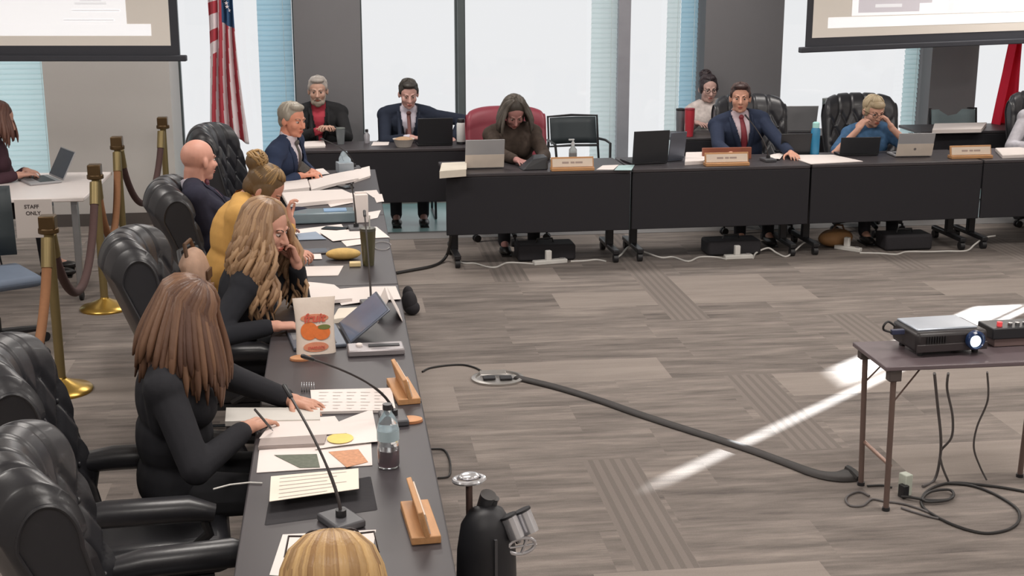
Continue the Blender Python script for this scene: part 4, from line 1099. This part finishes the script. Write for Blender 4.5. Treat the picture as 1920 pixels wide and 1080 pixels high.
MB().grid(rows, True).build('tissue', M('tissue_blue_white', (186, 202, 212), .9), o)
o = thing('phone', 'dark phone beside the fanned papers', 'phone', tuple(at(646, 351, TT)), .5); MB().box((0, 0, .005), (.075, .15, .009)).build('body', blackplastic, o, bevel=.003); MB().box((0, 0, .0098), (.068, .14, .0008)).build('screen', M('phone_screen', (40, 42, 48), .1), o)
o = thing('phone', 'dark phone between tall carton and clear food box', 'phone', tuple(at(628, 430, TT)), 1.2); MB().box((0, 0, .005), (.075, .15, .009)).build('body', blackplastic, o, bevel=.003); MB().box((0, 0, .0098), (.068, .14, .0008)).build('screen', MATS['phone_screen'], o)
for pix, lb in (([(556, 322), (606, 316), (618, 326), (560, 334)], 'white page under the hands of the grey-haired man'), ([(604, 370), (660, 362), (676, 378), (620, 388)], 'white page poking out below the long paper stack'),
                ([(700, 366), (716, 364), (720, 378), (706, 380)], 'small white scrap right of the tall carton'), ([(540, 408), (566, 405), (572, 416), (544, 420)], 'white page between clear food box and mustard top woman'),
                ([(640, 452), (690, 446), (700, 456), (650, 462)], 'creased white page left of the tumbler'), ([(560, 472), (600, 470), (604, 486), (556, 488)], 'grey-white page under the dark tablet')):
    sheet('document', pix, lb, z=TT+.0002, curl=.004)
o = thing('cable_coil', 'thin coil of grey wire on the third table of the left row', 'cable', tuple(at(716, 462, TT))); MB().tube([(.05*math.cos(a)*(1+.1*math.sin(3*a)), .11*math.sin(a), .004) for a in [2*PI*i/30 for i in range(29)]], .0025, 6).build('wire', M('wire_grey', (150, 146, 146), .5), o)
# pens
def pen(label, a, b, m_):
    o = thing('pen', label, 'pen', tuple(a)); d = V(b)-V(a); MB().cyl((0, 0, 0), d*.86, .0042, n=8).build('barrel', m_, o); MB().cyl(d*.86, d, .004, .001, n=8).build('tip', steel, o)
pen('dark pen held by the writing woman', at(478, 768, .90), at(512, 808, .760), blackplastic)
# gooseneck microphones
def gooseneck(label, base, tip, rz=0, bend=.10, big=True):
    o = thing('gooseneck_microphone', label, 'microphone', tuple(base), 0, 'gooseneck microphones on the tables')
    b = MB().box((0, 0, .012), (.095, .13, .024), Rz(rz)).build('base', M('mic_base_grey', (78, 78, 82), .45), o, bevel=.006)
    MB().cyl((0, 0, .022), (0, 0, .045), .016).build('socket', blackplastic, o)
    d = V(tip)-V(base); pts = [V((0, 0, .03))]
    for i in range(1, 15):
        t = i/14; pts.append(V((d.x*t**1.5, d.y*t**1.5, .03+(d.z-.03)*(t**.92))))
    MB().tube(pts, [.0052 if i < 6 else .004 for i in range(15)], 8).build('stem', M('mic_stem', (52, 46, 46), .45), o)
    e = (pts[-1]-pts[-3]).normalized(); MB().caps(pts[-1], pts[-1]+e*.045, .0075).build('capsule', blackplastic, o)
    return o
gooseneck('gooseneck microphone in front of the blonde woman at the near end', at(640, 982, TT), at(545, 744, 1.06), .5)
gooseneck('gooseneck microphone behind the clear bottle, bent over the snack pouch', at(738, 790, TT), at(586, 674, 1.05), .1)
gooseneck('thin gooseneck microphone rising beside the tent card', at(696, 575, TT), at(684, 405, 1.08), .1)
gooseneck('gooseneck microphone in front of the mustard top woman', at(668, 432, TT), at(660, 352, 1.04), .1)
gooseneck('gooseneck microphone in front of the grey-haired man', at(664, 318, TT), at(606, 262, 1.06), .1)
gooseneck('gooseneck microphone in front of the man with the red tie', at(1440, 302, TT), at(1404, 224, 1.06), .1)
o = MB().tube([(0, 0, .004), (-.04, .01, .004), (-.10, .0, .004), (-.15, -.03, .004)], .0028, 6).build('white_cable', M('cable_white', (206, 204, 200), .5)); o.location = at(492, 908, TT); tag(o, 'short white cable end beside the black laptop case', 'cable')

# ------------------------------------------------------------------ things on the back rows
BT = .7415
name_plate('wooden name plate in front of the woman in the red chair', at(1073, 319, BT), math.radians(1), .33)
name_plate('wooden name plate in front of the man with the red tie', at(1362, 310, BT), math.radians(1), .35)
name_plate('wooden name plate in front of the second-row papers at right', at(1819, 296, BT), math.radians(1), .35)
o = MB().box((0, 0, .045), (.40, .03, .09)).build('wooden_block', M('name_plate_wood_red', (150, 88, 66), .5, var=.2, scale=10)); o.location = at(1366, 300, BT)+V((0, .06, 0)); tag(o, 'reddish wooden block standing behind the middle name plate', 'block')
stack([(828, 306), (874, 304), (874, 318), (824, 322)], 'white paper stack at the left corner of the back row', BT, .05, M('paper_stack_cream', (214, 206, 192), .8), group='papers on the back row')
stack([(1286, 286), (1336, 285), (1318, 302), (1284, 304)], 'white papers left of the man with the red tie', BT, .025, group='papers on the back row')
sheet('document', [(1130, 310), (1160, 309), (1150, 318), (1118, 318)], 'white paper beside the name plate of the red chair', z=BT, group='papers on the back row')
sheet('document', [(1160, 310), (1190, 309), (1184, 319), (1152, 319)], 'pale teal paper left of the open black laptop', z=BT, m_=M('paper_teal', (170, 196, 198), .8), group='papers on the back row')
sheet('document', [(1470, 290), (1562, 290), (1618, 302), (1520, 307)], 'large white sheets in front of the blue bottle', z=BT, th=.006, group='papers on the back row')
sheet('document', [(1440, 292), (1470, 290), (1462, 300), (1434, 302)], 'crumpled white note by the microphone of the red tie man', z=BT, curl=.02, group='papers on the back row')
stack([(1866, 278), (1925, 276), (1930, 290), (1880, 292)], 'white papers at the right edge of the back row', BT, .022, group='papers on the back row')
stack([(1752, 232), (1850, 230), (1840, 242), (1748, 244)], 'wide pile of white papers on the second-row table', .783, .03, group='papers on the back row')
o = thing('dark_folio', 'dark wedge-shaped folio standing beside the woman in the red chair', 'folio', tuple(at(1004, 319, BT)), .1); MB()._add([(-.10, 0, 0), (.10, 0, 0), (.10, .16, 0), (-.10, .16, 0), (-.02, .02, .075), (.10, .02, .095), (.10, .14, .10), (.02, .14, .10)], [(0, 3, 2, 1), (4, 5, 6, 7), (0, 1, 5, 4), (1, 2, 6, 5), (2, 3, 7, 6), (3, 0, 4, 7)]).build('cover', lblack, o, bevel=.006, smooth=False)
def pump(c, label):
    o = thing('pump_bottle', label, 'bottle', tuple(c)); MB().lathe([(.030, 0), (.032, .01), (.032, .085), (.016, .105), (.013, .115)], n=20).build('bottle_body', M('sanitizer_clear', (200, 206, 208), .15, trans=.5), o)
    MB().cyl((0, 0, .112), (0, 0, .145), .013).cyl((0, 0, .14), (0, 0, .16), .005).box((-.012, 0, .163), (.045, .014, .010)).build('pump', M('cap_white', (220, 222, 224), .4), o); MB().lathe([(.0326, .03), (.0326, .06)], n=20).build('label', M('label_grey', (130, 128, 128), .5), o)
pump(at(1074, 300, BT), 'clear hand sanitizer pump bottle in front of the empty black chair')
o = thing('tumbler', 'red tumbler left of the man with the red tie', 'tumbler', tuple(atY(1292, 262, 11.1))); o.location = (atY(1292, 255, 11.80).x, 11.80, .742); MB().lathe([(.036, 0), (.045, .17), (.045, .235), (.040, .24)], n=24).build('cup', M('tumbler_red', (188, 58, 70), .35), o); MB().lathe([(.046, .236), (.046, .25), (.02, .254)], n=24).build('lid', M('lid_red_dark', (150, 50, 60), .4), o)
o = thing('tumbler', 'grey tumbler standing left of the red one', 'tumbler', (atY(1275, 250, 11.92).x, 11.92, .742)); MB().lathe([(.034, 0), (.042, .15), (.042, .22)], n=24).build('cup', M('tumbler_grey', (130, 132, 138), .35, .4), o); MB().lathe([(.043, .218), (.043, .235), (.02, .24)], n=24).build('lid', blackplastic, o)
o = thing('water_bottle', 'bright blue water bottle with a pale cap', 'bottle', tuple(at(1527, 290, BT))); MB().lathe([(.034, 0), (.037, .01), (.037, .20), (.026, .225)], n=24).build('bottle_body', M('bottle_blue', (58, 142, 186), .3, trans=.2), o); MB().lathe([(.028, .222), (.028, .26), (.018, .268)], n=20).build('cap', M('cap_mint', (172, 224, 220), .4), o)
o = thing('tall_tumbler', 'tall grey-green tumbler between silver laptop and elderly person', 'tumbler', (atY(1549, 255, 11.85).x, 11.85, .742)); MB().lathe([(.034, 0), (.036, .02), (.050, .12), (.052, .30)], n=24).build('cup', M('tumbler_green_grey', (104, 118, 118), .35, .3), o); MB().lathe([(.053, .298), (.053, .315), (.02, .32)], n=24).build('lid', M('lid_grey', (120, 126, 122), .4), o)
o = thing('desk_plant', 'small potted plant right of the tall grey-green tumbler', 'plant', (atY(1567, 255, 11.82).x+.01, 11.80, .742)); MB().lathe([(.03, 0), (.04, .07), (.036, .07)], n=16).build('pot', M('pot_grey', (128, 122, 116), .7), o)
mb = MB()
for i in range(26):
    a = i*2.4; e = .3+.5*((i*7) % 5)/5; d = V((math.cos(a)*math.cos(e), math.sin(a)*math.cos(e), math.sin(e))); c = V((0, 0, .075)); s_ = V((-math.sin(a), math.cos(a), 0))*.012
    mb._add([c, c+d*.05+s_, c+d*.085, c+d*.05-s_], [(0, 1, 2, 3)])
mb.build('foliage', M('leaf_grey_green', (126, 132, 112), .7, var=.3), o)
# table of the bearded man
TB = .7415
o = thing('water_bottle', 'white insulated bottle with a dark cap at the end of the window table', 'bottle', (1.065, 11.60, TB)); MB().lathe([(.036, 0), (.040, .01), (.040, .17), (.030, .185)], n=24).build('bottle_body', M('bottle_white', (222, 222, 220), .35), o); MB().lathe([(.032, .183), (.034, .205), (.030, .215)], n=20).build('cap', blackplastic, o); MB().lathe([(.0405, .0), (.0405, .02)], n=24).build('boot', blackplastic, o)
o = thing('pint_glass', 'grey glass standing right of the bearded man', 'glass', tuple(at(639, 270, TB))); MB().lathe([(.030, 0), (.040, .13), (.037, .13), (.027, .008)], n=24).build('glass', M('glass_grey', (168, 174, 178), .1, trans=.6), o); MB().lathe([(.0405, .132), (.0405, .14), (.01, .142)], n=24).build('lid', M('lid_grey', (120, 126, 122), .4), o)
o = thing('small_bottle', 'small clear bottle with a dark cap left of the dark-haired man', 'bottle', tuple(at(688, 268, TB))); MB().lathe([(.024, 0), (.026, .07), (.012, .09), (.012, .098)], n=18).build('bottle_body', M('glass_grey2', (186, 184, 190), .15, trans=.5), o); MB().cyl((0, 0, .096), (0, 0, .118), .014).build('cap', blackplastic, o)
o = thing('food_bowl', 'pale paper bowl in front of the dark-haired man', 'bowl', tuple(at(757, 275, TB))); MB().lathe([(.06, 0), (.09, .065), (.094, .068), (.086, .066), (.056, .008)], n=28).build('bowl', M('bowl_cream', (206, 198, 190), .7), o); MB().ell((.0, 0, .055), (.08, .08, .03)).build('food', M('food_tan', (178, 146, 116), .8, var=.3, scale=60), o)
o = stack([(568, 266), (606, 264), (610, 274), (566, 276)], 'papers under the hands of the bearded man', TB, .012, group='papers on the window table')
sheet('document', [(700, 266), (730, 266), (728, 272), (696, 273)], 'white slip between small bottle and bowl', z=TB, group='papers on the window table')
# ------------------------------------------------------------------ floor: cables, boxes, strips
cblack = M('cable_black', (38, 36, 36), .5); cwhite = M('cable_white', (206, 204, 200), .5); cgrey = M('cable_grey', (92, 88, 88), .5)
def smoothpts(pts, n=6):
    pts = [V(p) for p in pts]; out = []
    for i in range(len(pts)-1):
        p0 = pts[max(i-1, 0)]; p1 = pts[i]; p2 = pts[i+1]; p3 = pts[min(i+2, len(pts)-1)]
        for k in range(n):
            t = k/n; out.append(.5*((2*p1)+(p2-p0)*t+(2*p0-5*p1+4*p2-p3)*t*t+(3*p1-p0-3*p2+p3)*t**3))
    out.append(pts[-1]); return out
def cable(name, pts, r, m_, label, cat='cable', group=None, n=6, parent=None):
    q = smoothpts(pts, n); c = q[0].copy(); o = MB().tube([p-c for p in q], r, 8).build(name, m_); o.location = c
    return tag(o, label, cat, group)
fl = lambda pix, r: [at(x, y, r) for x, y in pix]
cable('white_cable', fl([(852, 484), (868, 493), (890, 494), (912, 500), (930, 501), (950, 493), (975, 493), (1000, 495)], .006), .007, cwhite, 'white cord zigzagging left of the first power strip')
cable('white_cable', fl([(1070, 490), (1096, 489), (1118, 487), (1136, 490)], .006), .007, cwhite, 'short white cord right of the first power strip')
pts = [at(1150, 488, .006), at(1165, 477, .03), at(1180, 462, .06), at(1196, 468, .04), at(1215, 475, .02), at(1240, 483, .006), at(1262, 482, .006), at(1290, 490, .006), at(1312, 482, .006), at(1340, 482, .006), at(1362, 486, .006)]
cable('white_cable', pts, .007, cwhite, 'white cord peaking under the seam of the first two tables')
pts = [at(1412, 484, .006), at(1418, 474, .02), at(1440, 465, .05), at(1456, 474, .02), at(1474, 481, .006), at(1490, 470, .03), at(1508, 455, .06), at(1520, 457, .05), at(1536, 459, .02)]
cable('white_cable', pts, .007, cwhite, 'white zigzag cord right of the middle power strip')
pts = [at(1612, 474, .006), at(1650, 475, .006), at(1680, 477, .006), at(1700, 472, .006), at(1740, 472, .006), at(1775, 471, .006), at(1812, 470, .006), at(1828, 458, .04), at(1846, 446, .08), at(1866, 442, .08)]
cable('white_cable', pts, .007, cwhite, 'long white cord under the right-hand tables')
def strip(label, a, b):
    d = V(b)-V(a); o = thing('power_strip', label, 'power strip', tuple(a), math.atan2(d.y, d.x), 'white power strips on the floor'); L_ = d.length
    MB().box((L_/2, 0, .017), (L_, .055, .034)).build('body', cwhite, o, bevel=.006)
    MB().box((L_*.45, 0, .07), (.045, .04, .075)).build('plug_adapter', M('plug_white', (216, 214, 210), .5), o, bevel=.006)
    MB().box((L_*.85, 0, .037), (.03, .02, .008)).build('switch', M('switch_grey', (140, 136, 136), .5), o)
strip('white power strip with an upright plug under the red chair table', at(1000, 497, 0), at(1062, 492, 0))
strip('white power strip with an upright plug under the middle table', at(1358, 486, 0), at(1410, 484, 0))
strip('white power strip beside the brown bag under the right table', at(1566, 466, 0), at(1614, 473, 0))
cable('black_cable', fl([(742, 512), (775, 506), (806, 500), (826, 492)], .012)+[at(838, 478, .05), at(843, 460, .15), at(845, 440, .27)], .012, cblack, 'thick black cable running from the left row up the corner of the back row')
cable('black_cable', fl([(792, 697), (806, 690), (838, 685), (868, 684), (890, 689), (905, 697), (916, 703)], .006), .006, cblack, 'thin black cable arching from the left row to the floor box')
cable('black_cable', fl([(802, 842), (828, 842), (838, 850), (844, 868), (842, 892), (820, 896)], .006), .005, cblack, 'thin looped black cord on the carpet beside the nearest table')
# floor box
c = at(933, 711, 0); o = thing('floor_box', 'round silver floor box with its lid open on the carpet', 'floor box', tuple(c))
MB().lathe([(.150, 0), (.150, .012), (.128, .016), (.120, .006), (.02, .005)], n=36, sx=1, sy=.9).build('ring', M('floor_box_silver', (176, 172, 168), .3, .7), o)
MB().box((-.05, -.012, .014), (.07, .05, .012)).box((.045, -.02, .014), (.07, .06, .010)).build('socket', blackplastic, o, bevel=.003)
MB().box((-.02, .06, .022), (.15, .05, .005), Rx(.25)).build('lid', M('floor_box_silver', (176, 172, 168), .3, .7), o, bevel=.003)
# cord cover strip
cl = fl([(968, 710), (1040, 727), (1120, 751), (1200, 779), (1280, 805), (1360, 830), (1420, 850), (1480, 872), (1530, 890), (1570, 897), (1600, 895)], 0)
q = smoothpts(cl, 5); mb = MB(); rows = []
for i, p in enumerate(q):
    t = (q[min(i+1, len(q)-1)]-q[max(i-1, 0)]).normalized(); s_ = V((-t.y, t.x, 0)); f_ = i/(len(q)-1); wd = .034+.024*max(0, (f_-.7)/.3)
    lift = .012*max(0, (f_-.72)/.28)**2
    rows.append([p+s_*wd+V((0, 0, .003+lift*1.5)), p+s_*wd*.4+V((0, 0, .014+lift)), p-s_*wd*.4+V((0, 0, .014+lift*.3)), p-s_*wd+V((0, 0, .003))])
c = rows[0][0].copy(); rows = [[p-c for p in r] for r in rows]
o = MB().grid(rows).build('cord_cover', M('rubber_dark', (54, 50, 49), .6, var=.1)); o.location = c; o.modifiers.new('s', 'SOLIDIFY').thickness = -.004
tag(o, 'long dark rubber cord cover running diagonally across the carpet', 'cord cover')
e0 = rows[-1]; MB().tube([e0[0]*1.0, (e0[0]+e0[3])/2+V((0, 0, .012)), e0[3]+V((.0, .0, .012))], .018, 8).build('curled_end', M('rubber_black', (40, 38, 38), .6), o)
# bags and boxes beneath the back row
nyl = M('nylon_black', (40, 38, 42), .85, bump=.2)
def kit(name, pix, dx, dz, dy, label, m_=nyl, cat='case', yoff=.30, handle=True):
    p = at(pix[0], pix[1], 0); o = thing(name, label, cat, (p.x, 10.05+yoff, 0), .02)
    MB().box((0, dy/2, dz/2+.002), (dx, dy, dz)).build('body', m_, o, bevel=.02)
    if handle: MB().tube([(-.07, dy/2, dz-.005), (-.06, dy/2, dz+.03), (.06, dy/2, dz+.03), (.07, dy/2, dz-.005)], .008, 8).build('handle', blackplastic, o)
kit('equipment_case', (1022, 485), .46, .13, .22, 'black case on the floor under the red chair table', yoff=.16)
kit('equipment_case', (1375, 478), .44, .12, .22, 'black case on the floor under the middle table', yoff=.16)
kit('equipment_case', (1700, 468), .40, .13, .22, 'black case on the floor under the right-hand table', yoff=.16)
p = at(1580, 468, 0); o = thing('brown_bag', 'brown paper bag lying under the right table beside a power strip', 'bag', (p.x-.02, p.y+.12, 0), .3)
MB().ell((0, 0, .075), (.16, .10, .075)).build('bag_body', M('bag_brown', (142, 104, 66), .7, var=.2, scale=20, bump=.5, bscale=20), o); MB().tube([(-.06, -.02, .14), (-.02, -.03, .19), (.04, -.03, .18), (.07, -.02, .13)], .008, 8).build('strap', M('bag_strap', (90, 62, 40), .6), o)
p = at(768, 572, .0); o = thing('black_bag', 'small black bag with a metal ring on the carpet beside the left row', 'bag', tuple(at(770, 585, 0)), .2)
o.location = at(768, 588, 0); o.scale = (.62, .62, .8); MB().ell((0, 0, .10), (.085, .12, .10)).ell((0, .05, .16), (.06, .08, .07)).ell((.02, -.06, .06), (.08, .07, .06)).build('bag_body', nyl, o)
MB().tube([(.06+.03*math.cos(a), -.07, .06+.03*math.sin(a)) for a in [2*PI*i/16 for i in range(17)]], .005, 6).build('ring', chrome, o)
# tan handbag on the chair of the mustard top woman
o = thing('handbag', 'tan handbag with dark straps hanging by the chair of the mustard top woman', 'handbag', (-.715, 6.58, .70), 1.45)
MB().ell((0, 0, .12), (.17, .075, .15)).box((0, 0, .03), (.30, .13, .06)).build('bag_body', M('handbag_tan', (176, 142, 120), .7, var=.25, scale=25, bump=.3), o); MB().tube([(-.10, .0, .20), (-.07, .02, .30), (.05, .02, .30), (.10, 0, .20)], .010, 8).build('strap', M('bag_strap', (90, 62, 40), .6), o); MB().box((0, -.076, .14), (.10, .01, .05)).build('flap', M('bag_strap', (90, 62, 40), .6), o, bevel=.003)
# chrome-fitted black bag at the bottom
chromeb = M('chrome_satin', (222, 222, 226), .22, .75, var=.03)
o = thing('golf_style_bag', 'tall black bag with chrome fittings standing on the carpet at the bottom', 'bag', (.445, 4.08, 0), .25)
o.scale = (.80, .80, .76)
o.name = 'equipment_bag'
MB().lathe([(.125, 0), (.135, .02), (.135, .45), (.13, .62), (.112, .74), (.075, .80), (.03, .82)], n=32, sx=.95, sy=.8).build('bag_body', M('bag_black_smooth', (38, 38, 42), .5, bump=.1, bscale=30), o)
MB().box((.0, -.108, .40), (.012, .012, .62)).build('zip', M('zip_grey', (96, 96, 100), .4, .5), o)
h = MB().cyl((-.055, .05, .74), (-.055, .05, .92), .014).build('post', M('post_copper', (110, 90, 84), .4, .5), o)
MB().tube([(-.055+.062*math.cos(a), .05+.045*math.sin(a), .93) for a in [2*PI*i/24 for i in range(25)]], .011, 8).ell((-.055, .05, .945), (.045, .035, .016)).build('ring_handle', chromeb, h)
MB().cyl((.0, .03, .80), (.01, .0, .87), .030, .034).cyl((.03, .02, .80), (.04, .0, .85), .018).build('knob', M('knob_steel', (150, 150, 152), .25, .9), o)
for k, (x, y, z) in enumerate(((.085, -.06, .74), (.155, -.04, .745))):
    cl_ = MB().cyl((x-.012, y, z+.045), (x+.014, y-.03, z-.045), .034, .034).build('clamp', chromeb, o)
    MB().cyl((x-.014, y+.002, z+.05), (x-.011, y-.001, z+.042), .037).build('clamp_rim', blackplastic, cl_)
MB().tube([(.125+.06*math.cos(a), -.075, .645+.036*math.sin(a)) for a in [2*PI*i/24 for i in range(25)]], .008, 8).tube([(.125, -.075, .61), (.150, -.075, .68)], .007, 8).tube([(.07, -.075, .645), (.18, -.075, .645)], .005, 8).build('ring_handle', chromeb, o)
MB().tube([(.10, -.06, .70), (.115, -.07, .66)], .012, 8).tube([(.15, -.05, .70), (.15, -.07, .66)], .012, 8).build('bracket', M('knob_steel', (150, 150, 152), .25, .9), o)

# ------------------------------------------------------------------ projector table
ptop = M('folding_top_brown', (104, 92, 96), .35, var=.05, spec=.5); pleg = M('leg_brown_metal', (116, 98, 92), .4, .35)
o = thing('folding_table', 'small brown folding table carrying the projector at right', 'table', (2.72, 5.39, 0), 0)
W2, D2, HT = .455, .19, .672
MB().box((0, 0, HT-.010), (2*W2, 2*D2, .020)).build('tabletop', ptop, o, bevel=.004)
for sx in (-1, 1):
    for sy in (-1, 1):
        xb = sx*(W2-.085)if sx > 0 else sx*(W2-.075); yb = sy*(D2-.045)
        l = MB().cyl((xb-.02*sx*0+.01*sx, yb, 0), (sx*(W2-.05), sy*(D2-.03), HT-.02), .0125, n=12).build('leg', pleg, o)
        MB().cyl((xb+.01*sx, yb, 0), (xb+.01*sx, yb, .015), .017).build('foot', blackplastic, l)
        MB().box((sx*(W2-.05), sy*(D2-.03), HT-.045), (.055, .045, .05)).build('bracket', M('bracket_dark', (78, 70, 68), .5), o, bevel=.004)
    xx = sx*(W2-.068); MB().cyl((xx, -D2+.04, .21), (xx, D2-.04, .21), .009).build('crossbar', M('crossbar_copper', (170, 140, 128), .35, .6), o)
    for sy in (-1, 1): MB().cyl((sx*(W2-.06), sy*(D2-.04), .50), (sx*(W2-.19), sy*(D2-.06), HT-.02), .004, n=6).build('brace', pleg, o)
o = thing('projector', 'black and silver projector shining its lens on the folding table', 'projector', (2.60, 5.42, HT+.002), math.radians(4))
MB().box((0, .01, .064), (.335, .235, .092)).build('body', M('projector_black', (44, 40, 42), .4), o, bevel=.018)
MB().box((-.01, .02, .113), (.285, .19, .012)).build('top_cover', M('projector_silver', (180, 188, 200), .3, .5), o, bevel=.005)
MB().box((0, -.106, .04), (.33, .01, .035)).build('front_trim', M('projector_trim', (56, 50, 52), .4), o, bevel=.003)
l = MB().lathe([(.042, 0), (.042, .02), (.034, .028), (.030, .022)], (.098, -.112, .070), 28, Rx(PI/2)).build('lens_ring', M('lens_blue_black', (34, 54, 92), .2), o)
MB().lathe([(.026, 0), (.024, .004), (.012, .006)], (.092, -.134, .068), 24, Rx(PI/2)).build('lens', M('projector_lens_lit', (226, 246, 255), .1, emit=2.2, var=.01), l)
for sx in (-1, 1):
    for y in (-.07, .09): MB().cyl((sx*.13, y, 0), (sx*.13, y, .02), .014).build('foot', blackplastic, o)
MB().box((-.205, .0, .09), (.06, .022, .022)).build('plug', M('plug_navy', (52, 56, 80), .5), o, bevel=.003)
MB().tube(smoothpts([(-.235, 0, .09), (-.265, .01, .10), (-.27, .0, .125), (-.245, .01, .135), (-.215, .005, .115)]), .005, 8).build('cord', cblack, o)
for i in range(7): pass
mb = MB()
for i in range(8): mb.box((-.12+i*.012, -.112, .078), (.005, .004, .03))
mb.build('vent', blackplastic, o)
o = thing('switch_box', 'long black control box with a red light right of the projector', 'control box', (2.985, 5.46, HT+.002), math.radians(2))
MB().box((0, .02, .062), (.30, .14, .05)).build('body', lblack, o, bevel=.005); MB().box((0, .02, .018), (.27, .12, .036)).build('riser', M('riser_brown', (110, 92, 90), .5), o, bevel=.003)
MB().cyl((-.10, -.01, .087), (-.10, -.01, .106), .012).build('red_button', M('button_red', (214, 70, 74), .4, emit=.5), o)
for k in range(3): MB().cyl((-.05+.035*k, -.01, .087), (-.05+.035*k, -.01, .10), .010).build('knob', M('knob_steel', (150, 150, 152), .25, .9), o)
# cords under the projector table
tz = HT-.02
cable('hanging_cord', [at(1752, 700, tz), at(1758, 760, .45), at(1764, 820, .28), at(1762, 862, .12), at(1752, 900, .008), at(1730, 912, .008)], .0065, cgrey, 'straight grey cord hanging below the projector', group='cords hanging under the projector table')
cable('hanging_cord', [at(1778, 700, tz), at(1776, 730, .54), at(1786, 780, .40), at(1784, 820, .28), at(1764, 846, .18), at(1766, 872, .10), at(1778, 902, .008)], .0055, cgrey, 'grey cord bulging right then joining the straight one', group='cords hanging under the projector table')
cable('hanging_cord', [at(1851, 698, tz), at(1852, 750, .46), at(1832, 800, .32), at(1826, 840, .2), at(1838, 876, .07), at(1850, 900, .008)], .0045, cgrey, 'thin pale grey cord curving left on its way to the floor', group='cords hanging under the projector table')
cable('floor_cable', fl([(1925, 922), (1880, 914), (1830, 908), (1790, 905), (1760, 910), (1735, 924), (1728, 945), (1745, 962), (1790, 985), (1840, 999), (1880, 996), (1905, 984), (1912, 965), (1900, 948), (1862, 925), (1820, 910), (1776, 906)], .007), .0065, cblack, 'large looped black cable on the carpet under the projector table', n=8)
cable('floor_cable', fl([(1786, 930), (1776, 938), (1740, 941), (1730, 934), (1745, 922), (1778, 918), (1788, 926), (1780, 936), (1745, 938), (1705, 932), (1690, 931)], .016), .0065, cblack, 'tight coil of black cable beside the power adapter', n=8)
cable('floor_cable', fl([(1690, 952), (1720, 962), (1760, 972), (1735, 958), (1695, 945), (1660, 940), (1635, 936), (1618, 948), (1595, 948), (1586, 938), (1592, 928), (1612, 922), (1630, 930)], .006), .005, cgrey, 'thin brown-grey cord looping left around the near leg', n=8)
cable('floor_cable', fl([(1626, 911), (1655, 910), (1672, 914)], .006), .005, cblack, 'short black cord between the left legs of the projector table')
p = at(1688, 928, 0); o = thing('power_adapter', 'pale power adapter standing behind the near table leg', 'adapter', (p.x+.02, p.y, 0), .3)
MB().box((0, 0, .052), (.04, .05, .10)).build('body', M('adapter_pale', (190, 196, 184), .5), o, bevel=.004); MB().box((-.025, -.02, .03), (.03, .04, .06)).build('plug', blackplastic, o, bevel=.003)
